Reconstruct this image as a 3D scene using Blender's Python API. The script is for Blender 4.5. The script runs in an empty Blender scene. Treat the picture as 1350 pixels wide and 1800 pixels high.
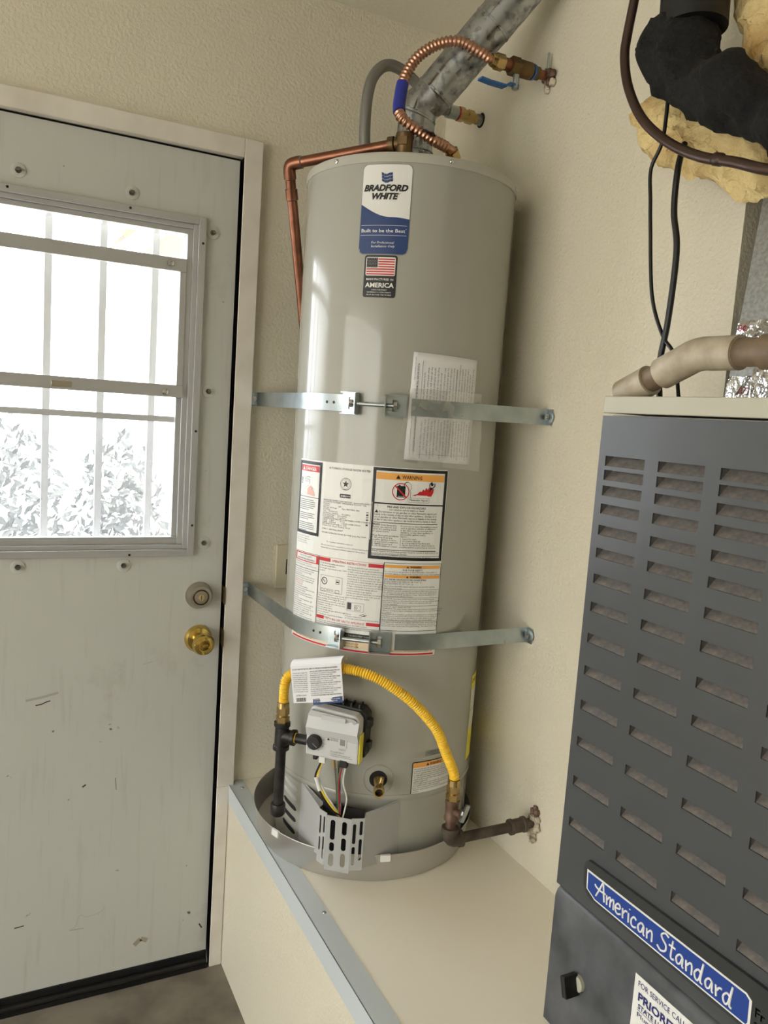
import bpy, math, random
from mathutils import Vector, Matrix, noise
random.seed(7)
S = bpy.context.scene
C = S.collection
PI = math.pi

# ------------------------------------------------------------------ camera
def cam_axes(yaw, pitch, roll):
    cy, sy, cp, sp = math.cos(yaw), math.sin(yaw), math.cos(pitch), math.sin(pitch)
    F = Vector((sy*cp, cy*cp, sp)); R = Vector((cy, -sy, 0)); U = R.cross(F)
    c, s = math.cos(roll), math.sin(roll)
    return R*c + U*s, U*c - R*s, F
CR, CU, CF = cam_axes(0.4669, -0.1184, 0.0679)
cam = bpy.data.cameras.new('camera'); cam_o = bpy.data.objects.new('camera', cam); C.objects.link(cam_o)
cam_o.matrix_world = Matrix(((CR.x, CU.x, -CF.x, -1.079), (CR.y, CU.y, -CF.y, -1.9317), (CR.z, CU.z, -CF.z, 1.4829), (0, 0, 0, 1)))
cam.sensor_fit = 'HORIZONTAL'; cam.sensor_width = 36.0; cam.lens = 1389.0*36.0/1350.0; cam.clip_start = 0.02
S.camera = cam_o
# ------------------------------------------------------------------ world, sun, exposure
W = bpy.data.worlds.new('sky'); S.world = W; W.use_nodes = True
bg = W.node_tree.nodes['Background']; bg.inputs[0].default_value = (0.90, 0.95, 1.0, 1); bg.inputs[1].default_value = 9.0
sun = bpy.data.lights.new('sun', 'SUN'); sun.energy = 14.0; sun.angle = math.radians(1.0); sun.color = (1.0, 0.95, 0.86)
sun_o = bpy.data.objects.new('sun', sun); C.objects.link(sun_o)
sun_o.rotation_euler = Vector((0.55, 0.40, -0.85)).to_track_quat('-Z', 'Y').to_euler()
S.view_settings.view_transform = 'Standard'; S.view_settings.look = 'None'; S.view_settings.gamma = 1.0
S.view_settings.use_curve_mapping = False; S.view_settings.exposure = -0.05
try:
    S.cycles.use_denoising = True
    S.cycles.max_bounces = 10; S.cycles.diffuse_bounces = 6; S.cycles.glossy_bounces = 4
    S.cycles.transparent_max_bounces = 16; S.cycles.sample_clamp_indirect = 6.0
except Exception: pass

# ------------------------------------------------------------------ materials
def lin(c):
    return tuple(((v/255)/12.92 if v/255 <= .04045 else ((v/255+.055)/1.055)**2.4) for v in c) + (1.0,)
MATS = {}
def mat(name, rgb, rough=.5, metal=0., bump=None, var=None, spec=.5, coat=0., rvar=None, trans=0.):
    """bump=(scale,strength,distance)  var=(scale,amount,rgb2,detail)  rvar=(scale,amount)"""
    m = bpy.data.materials.new(name); m.use_nodes = True; nt = m.node_tree; b = nt.nodes['Principled BSDF']
    b.inputs['Base Color'].default_value = lin(rgb); b.inputs['Roughness'].default_value = rough
    b.inputs['Metallic'].default_value = metal; b.inputs['Specular IOR Level'].default_value = spec
    b.inputs['Coat Weight'].default_value = coat; b.inputs['Transmission Weight'].default_value = trans
    tc = nt.nodes.new('ShaderNodeTexCoord')
    if bump:
        n = nt.nodes.new('ShaderNodeTexNoise'); n.inputs['Scale'].default_value = bump[0]; n.inputs['Detail'].default_value = 3
        nt.links.new(tc.outputs['Object'], n.inputs['Vector'])
        bp = nt.nodes.new('ShaderNodeBump'); bp.inputs['Strength'].default_value = bump[1]; bp.inputs['Distance'].default_value = bump[2]
        nt.links.new(n.outputs['Fac'], bp.inputs['Height']); nt.links.new(bp.outputs['Normal'], b.inputs['Normal'])
    if var:
        n = nt.nodes.new('ShaderNodeTexNoise'); n.inputs['Scale'].default_value = var[0]; n.inputs['Detail'].default_value = var[3] if len(var) > 3 else 4
        nt.links.new(tc.outputs['Object'], n.inputs['Vector'])
        r = nt.nodes.new('ShaderNodeValToRGB'); r.color_ramp.elements[0].position = .5-.5*(1-var[1])*.6; r.color_ramp.elements[1].position = .5+.12+.2*(1-var[1])
        r.color_ramp.elements[0].color = lin(rgb); r.color_ramp.elements[1].color = lin(var[2])
        nt.links.new(n.outputs['Fac'], r.inputs['Fac']); nt.links.new(r.outputs['Color'], b.inputs['Base Color'])
    if rvar:
        n = nt.nodes.new('ShaderNodeTexNoise'); n.inputs['Scale'].default_value = rvar[0]
        nt.links.new(tc.outputs['Object'], n.inputs['Vector'])
        mr = nt.nodes.new('ShaderNodeMapRange'); mr.inputs['To Min'].default_value = max(.02, rough-rvar[1]); mr.inputs['To Max'].default_value = rough+rvar[1]
        nt.links.new(n.outputs['Fac'], mr.inputs['Value']); nt.links.new(mr.outputs['Result'], b.inputs['Roughness'])
    MATS[name] = m; return m
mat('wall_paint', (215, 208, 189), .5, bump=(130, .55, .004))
mat('ceiling_paint', (216, 211, 196), .7, bump=(120, .3, .003))
mat('concrete', (132, 124, 112), .65, var=(6, .75, (88, 82, 73), 8), bump=(40, .2, .002))
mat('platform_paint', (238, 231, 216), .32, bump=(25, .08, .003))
mat('edge_metal', (196, 203, 206), .33, .0, spec=.6, rvar=(6, .1))
mat('trim_white', (222, 216, 206), .45, var=(14, .35, (206, 199, 188)))
# worn white door: fine vertical drips and specks of dirt
def door_mat():
    m = mat('door_paint', (191, 192, 185), .42); nt = m.node_tree; b = nt.nodes['Principled BSDF']
    tc = [n for n in nt.nodes if n.type == 'TEX_COORD'][0]
    mp = nt.nodes.new('ShaderNodeMapping'); mp.inputs['Scale'].default_value = (26, 1, 2.2); nt.links.new(tc.outputs['Object'], mp.inputs['Vector'])
    n1 = nt.nodes.new('ShaderNodeTexNoise'); n1.inputs['Scale'].default_value = 2.2; n1.inputs['Detail'].default_value = 6; nt.links.new(mp.outputs['Vector'], n1.inputs['Vector'])
    r1 = nt.nodes.new('ShaderNodeValToRGB'); r1.color_ramp.elements[0].position = .56; r1.color_ramp.elements[1].position = .8
    r1.color_ramp.elements[0].color = lin((191, 192, 185)); r1.color_ramp.elements[1].color = lin((179, 178, 170)); nt.links.new(n1.outputs['Fac'], r1.inputs['Fac'])
    n2 = nt.nodes.new('ShaderNodeTexNoise'); n2.inputs['Scale'].default_value = 28; n2.inputs['Detail'].default_value = 3; nt.links.new(tc.outputs['Object'], n2.inputs['Vector'])
    r2 = nt.nodes.new('ShaderNodeValToRGB'); r2.color_ramp.elements[0].position = .735; r2.color_ramp.elements[1].position = .77
    r2.color_ramp.elements[0].color = (0, 0, 0, 1); r2.color_ramp.elements[1].color = (1, 1, 1, 1); nt.links.new(n2.outputs['Fac'], r2.inputs['Fac'])
    mx = nt.nodes.new('ShaderNodeMix'); mx.data_type = 'RGBA'; nt.links.new(r2.outputs['Color'], mx.inputs[0]); nt.links.new(r1.outputs['Color'], mx.inputs[6])
    mx.inputs[7].default_value = lin((92, 88, 82))
    n3 = nt.nodes.new('ShaderNodeTexNoise'); n3.inputs['Scale'].default_value = 3.2; n3.inputs['Detail'].default_value = 9; n3.inputs['Roughness'].default_value = .68; nt.links.new(tc.outputs['Object'], n3.inputs['Vector'])
    r3 = nt.nodes.new('ShaderNodeValToRGB'); r3.color_ramp.elements[0].position = .6; r3.color_ramp.elements[1].position = .85
    r3.color_ramp.elements[0].color = (1, 1, 1, 1); r3.color_ramp.elements[1].color = lin((196, 190, 180)); nt.links.new(n3.outputs['Fac'], r3.inputs['Fac'])
    mm = nt.nodes.new('ShaderNodeMix'); mm.data_type = 'RGBA'; mm.blend_type = 'MULTIPLY'; mm.inputs[0].default_value = 1.0
    nt.links.new(mx.outputs[2], mm.inputs[6]); nt.links.new(r3.outputs['Color'], mm.inputs[7]); nt.links.new(mm.outputs[2], b.inputs['Base Color'])
    bp = nt.nodes.new('ShaderNodeBump'); bp.inputs['Strength'].default_value = .12; bp.inputs['Distance'].default_value = .002
    nt.links.new(n1.outputs['Fac'], bp.inputs['Height']); nt.links.new(bp.outputs['Normal'], b.inputs['Normal'])
door_mat()
mat('aluminium', (186, 187, 188), .36, .6, rvar=(30, .12))
mat('black_rubber', (9, 9, 10), .55)
mat('black_plastic', (15, 15, 16), .4)
mat('black_foam', (6, 6, 7), .9, bump=(60, .9, .01))
mat('pin_black', (15, 15, 17), .45)
mat('jacket_paint', (161, 160, 151), .17, coat=.25, spec=.5)
mat('cap_paint', (176, 174, 164), .35)
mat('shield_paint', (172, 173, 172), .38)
mat('plastic_grey', (196, 197, 196), .42)
mat('dark_slot', (18, 18, 18), .8)
mat('brass', (186, 160, 108), .28, 1., rvar=(30, .1))
mat('old_brass', (122, 98, 66), .48, .85, var=(30, .5, (88, 72, 54)))
mat('copper', (156, 106, 84), .36, 1., var=(20, .4, (106, 70, 56)))
mat('copper_flex', (190, 146, 122), .3, 1.)
mat('dark_copper', (66, 48, 40), .38, .4)
mat('chrome', (205, 205, 205), .15, 1.)
mat('zinc', (186, 194, 196), .32, 1., var=(12, .5, (150, 160, 164)), rvar=(25, .12))
mat('zinc_dark', (120, 118, 114), .35, 1.)
mat('satin_nickel', (178, 170, 156), .34, 1.)
mat('polished_brass', (206, 176, 96), .14, 1.)
mat('black_iron', (62, 60, 60), .42, .6, var=(40, .4, (38, 36, 36)))
mat('rusty_iron', (92, 82, 72), .65, .3, var=(26, .5, (58, 46, 40)), bump=(80, .4, .002))
mat('valve_brown', (92, 66, 54), .5, .3, var=(40, .4, (120, 96, 80)))
mat('plaster', (205, 196, 176), .9, bump=(70, .8, .006), var=(60, .5, (120, 100, 80)))
mat('hose_yellow', (246, 204, 62), .4)
mat('handle_blue', (40, 92, 150), .4)
mat('tape_blue', (36, 48, 150), .35)
mat('braid', (140, 138, 134), .4, .6, bump=(400, .6, .001))
mat('pan_metal', (196, 194, 190), .33, .7, rvar=(9, .1))
mat('label_white', (226, 226, 222), .38); mat('label_black', (17, 17, 20), .42); mat('label_navy', (30, 58, 112), .38)
mat('label_red', (196, 36, 44), .4); mat('label_orange', (234, 168, 84), .4); mat('label_grey', (128, 128, 126), .5)
mat('label_pink', (224, 168, 156), .45); mat('label_cream', (236, 214, 180), .45); mat('label_yellow', (238, 226, 60), .4)
mat('ink', (34, 34, 38), .5); mat('ink_blue', (40, 44, 110), .5); mat('ink_silver', (196, 200, 206), .4)
mat('paper', (222, 222, 224), .6); mat('paper_ink', (86, 86, 92), .6)
mat('badge_plate', (50, 52, 53), .35)
mat('furnace_paint', (67, 69, 72), .38, rvar=(5, .08)); mat('furnace_lower', (54, 57, 62), .32, var=(16, .25, (96, 98, 102)))
mat('louver_dust', (92, 90, 88), .8, var=(120, .5, (120, 111, 104)))
mat('furnace_trim', (178, 175, 158), .5); mat('badge_blue', (28, 62, 140), .4); mat('badge_white', (226, 226, 222), .4)
mat('pvc', (184, 174, 154), .42, var=(22, .5, (132, 116, 94))); mat('pvc_dirty', (96, 80, 62), .5, var=(20, .4, (140, 122, 100)))
mat('foil', (206, 206, 208), .18, 1., bump=(45, .7, .01)); mat('sheet_metal', (172, 172, 168), .45, .7, var=(160, .5, (140, 141, 138), 5), bump=(90, .2, .002)); mat('beige_plate', (206, 198, 172), .45)
mat('fiberglass', (224, 202, 146), .95, var=(11, .6, (168, 132, 76), 6), bump=(70, .9, .01))
mat('bar_paint', (206, 208, 206), .5); mat('leaf', (58, 64, 62), .6, var=(3, .5, (92, 96, 90)))
mat('stem', (90, 72, 54), .8); mat('stucco', (236, 232, 224), .8); mat('gable_tan', (176, 146, 108), .8); mat('roof_tile', (158, 112, 96), .8)
mat('patio', (190, 186, 178), .8); mat('wire_red', (170, 30, 60), .4); mat('wire_white', (220, 220, 216), .4); mat('wire_yellow', (226, 196, 60), .4); mat('wire_green', (60, 120, 80), .4)
def galv():
    m = mat('galvanized', (168, 172, 174), .34, 1.); nt = m.node_tree; b = nt.nodes['Principled BSDF']
    tc = [n for n in nt.nodes if n.type == 'TEX_COORD'][0]
    v = nt.nodes.new('ShaderNodeTexVoronoi'); v.inputs['Scale'].default_value = 70; nt.links.new(tc.outputs['Object'], v.inputs['Vector'])
    n = nt.nodes.new('ShaderNodeTexNoise'); n.inputs['Scale'].default_value = 45; n.inputs['Detail'].default_value = 5; nt.links.new(tc.outputs['Object'], n.inputs['Vector'])
    bw = nt.nodes.new('ShaderNodeSeparateColor'); nt.links.new(v.outputs['Color'], bw.inputs[0])
    mr = nt.nodes.new('ShaderNodeMapRange'); mr.inputs['To Min'].default_value = .2; mr.inputs['To Max'].default_value = .5
    nt.links.new(bw.outputs[0], mr.inputs['Value']); nt.links.new(mr.outputs['Result'], b.inputs['Roughness'])
    r = nt.nodes.new('ShaderNodeValToRGB'); r.color_ramp.elements[0].position = .34; r.color_ramp.elements[1].position = .52
    r.color_ramp.elements[0].color = lin((122, 124, 124)); r.color_ramp.elements[1].color = lin((174, 177, 178)); nt.links.new(n.outputs['Fac'], r.inputs['Fac'])
    nt.links.new(r.outputs['Color'], b.inputs['Base Color'])
galv()
def see_through(name, tint, clear, rough, emit_white=None):
    m = bpy.data.materials.new(name); m.use_nodes = True; nt = m.node_tree; nt.nodes.remove(nt.nodes['Principled BSDF']); out = nt.nodes['Material Output']
    t = nt.nodes.new('ShaderNodeBsdfTransparent'); g = nt.nodes.new('ShaderNodeBsdfGlossy' if not emit_white else 'ShaderNodeBsdfTranslucent')
    g.inputs['Color'].default_value = lin(tint)
    if not emit_white: g.inputs['Roughness'].default_value = rough
    mx = nt.nodes.new('ShaderNodeMixShader'); mx.inputs[0].default_value = 1-clear
    nt.links.new(t.outputs[0], mx.inputs[1]); nt.links.new(g.outputs[0], mx.inputs[2]); nt.links.new(mx.outputs[0], out.inputs['Surface']); MATS[name] = m
see_through('pane_glass', (255, 255, 255), .94, .02)
see_through('screen_mesh', (150, 152, 158), .86, .5, True)
see_through('bag_plastic', (240, 240, 240), .76, .16)

# ------------------------------------------------------------------ mesh helpers
def V(*a): return Vector(a)
class MB:
    def __init__(s): s.v = []; s.f = []
    def add(s, vs, fs):
        o = len(s.v); s.v += [Vector(q) for q in vs]; s.f += [tuple(i+o for i in f) for f in fs]; return s
    def box(s, x0, x1, y0, y1, z0, z1):
        return s.add([(x0,y0,z0),(x1,y0,z0),(x1,y1,z0),(x0,y1,z0),(x0,y0,z1),(x1,y0,z1),(x1,y1,z1),(x0,y1,z1)],
                     [(0,3,2,1),(4,5,6,7),(0,1,5,4),(1,2,6,5),(2,3,7,6),(3,0,4,7)])
    def obox(s, c, ex, ey, ez, hx, hy, hz):
        c = Vector(c); q = []
        for dz in (-1, 1):
            for dx, dy in ((-1,-1),(1,-1),(1,1),(-1,1)): q.append(c+ex*hx*dx+ey*hy*dy+ez*hz*dz)
        fl = [(0,3,2,1),(4,5,6,7),(0,1,5,4),(1,2,6,5),(2,3,7,6),(3,0,4,7)]
        if ex.cross(ey).dot(ez) < 0: fl = [tuple(reversed(f)) for f in fl]
        return s.add(q, fl)
    def lathe(s, p, axis, prof, n=32):
        p = Vector(p); a = Vector(axis).normalized(); t = Vector((0,0,1)) if abs(a.z) < .9 else Vector((1,0,0))
        x = a.cross(t).normalized(); y = a.cross(x); o = len(s.v); rings = []
        for (d, r) in prof:
            if r < 1e-6: rings.append([len(s.v)]); s.v.append(p+a*d)
            else:
                rings.append(list(range(len(s.v), len(s.v)+n)))
                s.v += [p+a*d+(x*math.cos(2*PI*k/n)+y*math.sin(2*PI*k/n))*r for k in range(n)]
        for A, B in zip(rings, rings[1:]):
            for k in range(n):
                k2 = (k+1) % n
                if len(A) == 1 and len(B) == 1: continue
                if len(A) == 1: s.f.append((A[0], B[k2], B[k]))
                elif len(B) == 1: s.f.append((A[k], A[k2], B[0]))
                else: s.f.append((A[k], A[k2], B[k2], B[k]))
        return s
    def cyl(s, p0, p1, r, r1=None, n=24):
        p0 = Vector(p0); p1 = Vector(p1); L = (p1-p0).length; r1 = r if r1 is None else r1
        return s.lathe(p0, p1-p0, [(0,0),(0,r),(L,r1),(L,0)], n)
    def hexnut(s, p0, p1, r): return s.cyl(p0, p1, r, n=6)
    def tube(s, pts, r, n=14, cap=True):
        pts = [Vector(q) for q in pts]; N = len(pts); t0 = (pts[1]-pts[0]).normalized()
        up = Vector((0,0,1)) if abs(t0.z) < .9 else Vector((1,0,0)); nrm = (up-t0*up.dot(t0)).normalized(); o = len(s.v); L = 0
        for i, q in enumerate(pts):
            t = ((pts[min(i+1,N-1)]-pts[max(i-1,0)])).normalized(); nrm = (nrm-t*nrm.dot(t)).normalized(); b = t.cross(nrm)
            if i: L += (pts[i]-pts[i-1]).length
            rr = r(L) if callable(r) else r
            s.v += [q+(nrm*math.cos(2*PI*k/n)+b*math.sin(2*PI*k/n))*rr for k in range(n)]
        for i in range(N-1):
            for k in range(n): s.f.append((o+i*n+k, o+i*n+(k+1)%n, o+(i+1)*n+(k+1)%n, o+(i+1)*n+k))
        if cap: s.f.append(tuple(o+k for k in reversed(range(n)))); s.f.append(tuple(o+(N-1)*n+k for k in range(n)))
        return s
    def sphere(s, c, r, n=16, sq=(1,1,1), nz=0.):
        c = Vector(c); m = n//2; o = len(s.v)
        for i in range(m+1):
            th = PI*i/m
            for k in range(n):
                d = Vector((math.sin(th)*math.cos(2*PI*k/n), math.sin(th)*math.sin(2*PI*k/n), math.cos(th)))
                rr = r*(1+nz*noise.noise(d*2.3+c*9))
                s.v.append(c+Vector((d.x*sq[0], d.y*sq[1], d.z*sq[2]))*rr)
        for i in range(m):
            for k in range(n): s.f.append((o+i*n+k, o+(i+1)*n+k, o+(i+1)*n+(k+1)%n, o+i*n+(k+1)%n))
        return s
    def build(s, name, m, parent=None, smooth=False, origin=None, bevel=0, ang=40):
        pw = WL.get(parent.name, Vector((0,0,0))) if parent else Vector((0,0,0))
        og = Vector(origin) if origin is not None else (pw.copy() if parent else Vector((0,0,0)))
        me = bpy.data.meshes.new(name); me.from_pydata([tuple(q-og) for q in s.v], [], s.f); me.materials.append(MATS[m]); me.update()
        if smooth:
            me.polygons.foreach_set('use_smooth', [True]*len(me.polygons))
            try: me.set_sharp_from_angle(angle=math.radians(ang))
            except Exception: pass
        o = bpy.data.objects.new(name, me); C.objects.link(o)
        if parent: o.parent = parent
        o.location = og-pw; WL[o.name] = og
        if bevel:
            b = o.modifiers.new('bevel', 'BEVEL'); b.width = bevel; b.segments = 2; b.limit_method = 'ANGLE'
        return o
WL = {}
def tag(o, label=None, cat=None, group=None, kind=None):
    if label: o['label'] = label
    if cat: o['category'] = cat
    if group: o['group'] = group
    if kind: o['kind'] = kind
    return o
def thing(name, loc, label, cat, group=None):
    o = bpy.data.objects.new(name, None); C.objects.link(o); o.location = loc; WL[o.name] = Vector(loc); o.empty_display_size = .05
    return tag(o, label, cat, group)
def inst(src, parent, origin):
    o = src.copy(); C.objects.link(o); o.parent = parent; WL[o.name] = Vector(origin); o.location = Vector(origin)-WL[parent.name]; return o
def spline(pts, step=.004):
    pts = [Vector(q) for q in pts]; P = [pts[0]*2-pts[1]]+pts+[pts[-1]*2-pts[-2]]; out = []
    for i in range(1, len(P)-2):
        a, b, c, d = P[i-1:i+3]; n = max(2, int((c-b).length/step))
        for k in range(n):
            t = k/n; out.append(.5*((2*b)+(c-a)*t+(2*a-5*b+4*c-d)*t*t+(3*b-a-3*c+d)*t**3))
    return out+[pts[-1]]
DG = None
def curve_mesh(cu):
    ob = bpy.data.objects.new('tmp', cu); C.objects.link(ob); bpy.context.view_layer.update()
    me = bpy.data.meshes.new_from_object(ob.evaluated_get(bpy.context.evaluated_depsgraph_get()))
    vs = [v.co.copy() for v in me.vertices]; fs = [tuple(q.vertices) for q in me.polygons]
    bpy.data.objects.remove(ob); bpy.data.meshes.remove(me); bpy.data.curves.remove(cu); return vs, fs
def plate(outer, holes, th, fr):
    """flat sheet with holes; fr=(origin, ex, ey, ez)"""
    cu = bpy.data.curves.new('plate', 'CURVE'); cu.dimensions = '2D'; cu.fill_mode = 'BOTH'; cu.extrude = th/2
    for poly in [outer]+holes:
        sp = cu.splines.new('POLY'); sp.points.add(len(poly)-1); sp.use_cyclic_u = True
        for q, (x, y) in zip(sp.points, poly): q.co = (x, y, 0, 1)
    vs, fs = curve_mesh(cu); o, ex, ey, ez = fr
    return MB().add([Vector(o)+ex*v.x+ey*v.y+ez*v.z for v in vs], fs)
def rrect(x0, y0, x1, y1, r, n=5):
    out = []
    for cx, cy, a in ((x1-r,y1-r,0),(x0+r,y1-r,90),(x0+r,y0+r,180),(x1-r,y0+r,270)):
        for k in range(n+1): t = math.radians(a+90*k/n); out.append((cx+r*math.cos(t), cy+r*math.sin(t)))
    return out
FC = {}
def text2d(body, size, shear=0., bold=0., res=2, width=None, align='LEFT'):
    cu = bpy.data.curves.new('txt', 'FONT'); cu.body = body; cu.size = size; cu.shear = shear; cu.offset = bold*size; cu.resolution_u = res; cu.fill_mode = 'FRONT'; cu.dimensions = '2D'
    vs, fs = curve_mesh(cu)
    if not vs: return vs, fs
    x0 = min(v.x for v in vs); x1 = max(v.x for v in vs); k = 1.
    if width: k = width/(x1-x0)
    off = {'LEFT': x0, 'CENTER': (x0+x1)/2, 'RIGHT': x1}[align]
    return [Vector(((v.x-off)*k, v.y, 0)) for v in vs], fs

# ------------------------------------------------------------------ the setting
TX, TY, TR = -.2486, -.3125, .2287        # water heater axis and jacket radius
ZP = .5045                                # platform top
def struct(o): o['kind'] = 'structure'; return o
CZ = 2.481
struct(MB().box(-4.2, .8, -6.0, .0, -.08, 0).build('floor', 'concrete'))
struct(MB().box(-4.3, .9, -6.1, .14, CZ, CZ+.1).build('ceiling', 'ceiling_paint'))
wb = struct(MB().box(-.545, .8, 0, .14, -.08, CZ).box(-4.2, -1.496, 0, .14, -.08, CZ).box(-1.496, -.545, 0, .14, 2.072, CZ).build('wall_back', 'wall_paint'))
wr = struct(MB().box(0, .8, -1.0, 0, 0, CZ).box(.74, .8, -1.75, -1.0, 0, CZ).box(0, .8, -6.0, -1.75, 0, CZ).build('wall_right', 'wall_paint'))
struct(MB().box(-4.3, -4.2, -.35, .14, -.08, CZ).box(-4.3, -4.2, -6.1, -4.0, -.08, CZ).box(-4.3, -4.2, -4.0, -.35, 2.15, CZ).build('wall_left', 'wall_paint'))  # unseen doorway opening is assumed, added to let fill light in
struct(MB().box(-4.2, .8, -6.1, -6.0, -.08, CZ).build('wall_front', 'wall_paint'))
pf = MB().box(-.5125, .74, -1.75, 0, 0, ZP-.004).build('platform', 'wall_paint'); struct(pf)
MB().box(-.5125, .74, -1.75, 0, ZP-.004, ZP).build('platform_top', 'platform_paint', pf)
tr = MB().box(-.5140, -.472, -1.75, -.001, ZP, ZP+.0016).box(-.5141, -.5125, -1.75, -.001, .459, ZP+.0016).build('edge_trim', 'edge_metal', pf)
for (x, y) in ((-.4802, -.6015), (-.4855, -.046), (-.481, -1.15)):
    MB().lathe((x, y, ZP+.0016), (0,0,1), [(0, .0045), (.0012, .004), (.0018, .0015), (.001, 0)], 14).build('screw', 'zinc', pf, True)
# door casing
cs = thing('trim_1', (-1.02, 0, 0), 'white painted wooden casing around the door', None); cs['kind'] = 'structure'
MB().box(-.546, -.501, -.022, 0, ZP, 2.113).box(-.546, -.5135, -.022, 0, 0, ZP).build('casing_side', 'trim_white', cs, bevel=.002)
MB().box(-1.545, -1.496, -.022, 0, 0, 2.113).build('casing_side', 'trim_white', cs, bevel=.002)
MB().box(-1.496, -.546, -.022, 0, 2.0695, 2.113).build('casing_head', 'trim_white', cs, bevel=.002)
MB().box(-.566, -.5445, .046, .14, 0, 2.0715).box(-1.496, -1.474, .046, .14, 0, 2.0715).box(-1.474, -.566, .046, .14, 2.050, 2.0715).build('door_stop', 'trim_white', cs)
MB().box(-.546, -.5445, -.02, .046, 0, 2.0695).box(-1.496, -.546, .010, .05, 2.0655, 2.0715).build('dark_gap_strip', 'black_rubber', cs)  # black strips paint in the shade of the gap around the door
for z in (1.012, .902): MB().box(-.5475, -.5455, -.024, .02, z-.022, z+.022).build('strike_plate', 'old_brass', cs, bevel=.001)

# door ------------------------------------------------------------------------------
dr = thing('door_1', (-1.02, .02, .0348), 'worn white door with an aluminium sash window', None); dr['kind'] = 'structure'
DX0, DX1, DZ0, DZ1 = -1.489, -.5507, .0348, 2.0648
WX0, WX1, WZ0, WZ1 = -1.411, -.627, 1.1135, 1.919
MB().box(DX0, WX0, 0, .044, DZ0, DZ1).box(WX1, DX1, 0, .044, DZ0, DZ1).box(WX0, WX1, 0, .044, DZ0, WZ0).box(WX0, WX1, 0, .044, WZ1, DZ1).build('door_slab', 'door_paint', dr)
MB().box(DX0, DX1, -.004, .046, .006, DZ0+.004).build('door_sweep', 'black_rubber', dr)
MB().box(DX0, DX1, -.022, .12, 0, .012).lathe((DX0, -.008, .012), (1,0,0), [(0,0),(0,.009),(DX1-DX0,.009),(DX1-DX0,0)], 12).build('threshold', 'black_plastic', dr)
def ring(mb, x0, x1, z0, z1, w, y0, y1):
    mb.box(x0, x0+w, y0, y1, z0, z1).box(x1-w, x1, y0, y1, z0, z1).box(x0+w, x1-w, y0, y1, z0, z0+w).box(x0+w, x1-w, y0, y1, z1-w, z1); return mb
wf = ring(MB(), WX0, WX1, WZ0, WZ1, .017, -.012, .052)
ring(wf, WX0+.017, WX1-.017, WZ0+.017, WZ1-.017, .011, -.004, .052); ring(wf, WX0+.028, WX1-.028, WZ0+.028, WZ1-.028, .012, .004, .052)
wfo = wf.build('window_frame', 'aluminium', dr, bevel=.001)
GX0, GX1 = WX0+.040, WX1-.040
us = MB().box(GX0, GX1, -.002, .012, 1.790, 1.8205).box(GX0, GX1, -.006, .012, 1.4975, 1.5265).box(GX1-.015, GX1, 0, .012, 1.5265, 1.790).box(GX0, GX0+.015, 0, .012, 1.5265, 1.790)
uso = us.build('upper_sash', 'aluminium', dr, bevel=.001)
MB().box(GX0+.015, GX1-.015, .005, .008, 1.5265, 1.790).build('pane', 'pane_glass', uso)
MB().box(GX0, GX1, .03, .033, 1.8205, 1.879).build('transom_pane', 'pane_glass', dr)
lsh = MB().box(GX0, GX1, .014, .026, 1.4975, 1.512).box(GX1-.012, GX1, .014, .026, 1.158, 1.4975).box(GX0, GX0+.012, .014, .026, 1.158, 1.4975).box(GX0, GX1, .006, .026, 1.1455, 1.159)
lso = lsh.build('lower_sash', 'aluminium', dr, bevel=.001)
MB().box(GX0+.012, GX1-.012, .018, .021, 1.159, 1.4975).build('pane', 'pane_glass', lso)
sc = MB().box(GX0, GX1, .036, .046, 1.437, 1.451).build('screen_bar', 'aluminium', dr)
MB().box(GX0, GX1, .040, .0405, 1.153, 1.437).build('insect_screen', 'screen_mesh', dr)
MB().box(-.958, -.915, -.0075, -.006, 1.503, 1.516).build('latch', 'satin_nickel', dr, bevel=.001)
for (x, z) in ((-.706, 1.806), (-.709, 1.509)):
    MB().lathe((x, -.006, z), (0,-1,0), [(0,.0075),(.003,.0075),(.004,.004),(.002,0)], 16).build('sash_screw', 'chrome', dr, True)
for (x, z) in ((-.634, 1.86), (-.634, 1.42), (-.634, 1.19), (-.78, 1.119), (-1.05, 1.912), (-.80, 1.912)):
    MB().lathe((x, -.012, z), (0,-1,0), [(0,.003),(.0008,.003),(.0012,0)], 10).build('frame_screw', 'black_iron', dr, True)
for (x, z) in ((-1.0292,1.9521),(-.7958,1.9478),(-.6094,1.8905),(-.6048,1.5176),(-.6008,1.1446),(-1.0204,1.0927),(-.791,1.0913),(-1.255,1.950),(-1.25,1.092)):
    b = MB().hexnut((x,0,z), (x,-.006,z), .0062).cyl((x,-.006,z), (x,-.012,z), .0036, n=12).build('bolt', 'zinc_dark', dr)
    MB().lathe((x,0,z), (0,-1,0), [(0,.0155),(.0015,.0155),(.0022,.0135),(.0022,.0065)], 24).build('washer', 'door_paint', b, True)
db = MB().lathe((-.6075,0,1.0117), (0,-1,0), [(0,.034),(.004,.034),(.022,.027),(.024,.0265)], 40).build('deadbolt', 'satin_nickel', dr, True)
MB().lathe((-.6075,-.024,1.0117), (0,-1,0), [(0,.0265),(.001,.020),(-.003,.019),(-.001,.0175),(.002,.016),(.002,0)], 36).build('lock_face', 'satin_nickel', db, True)
MB().cyl((-.6075,-.026,1.0117), (-.6075,-.0285,1.0117), .008, n=20).build('lock_cylinder', 'chrome', db, True)
MB().box(-.6083,-.6067,-.0292,-.028,1.006,1.017).build('keyhole', 'pin_black', db)
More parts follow.
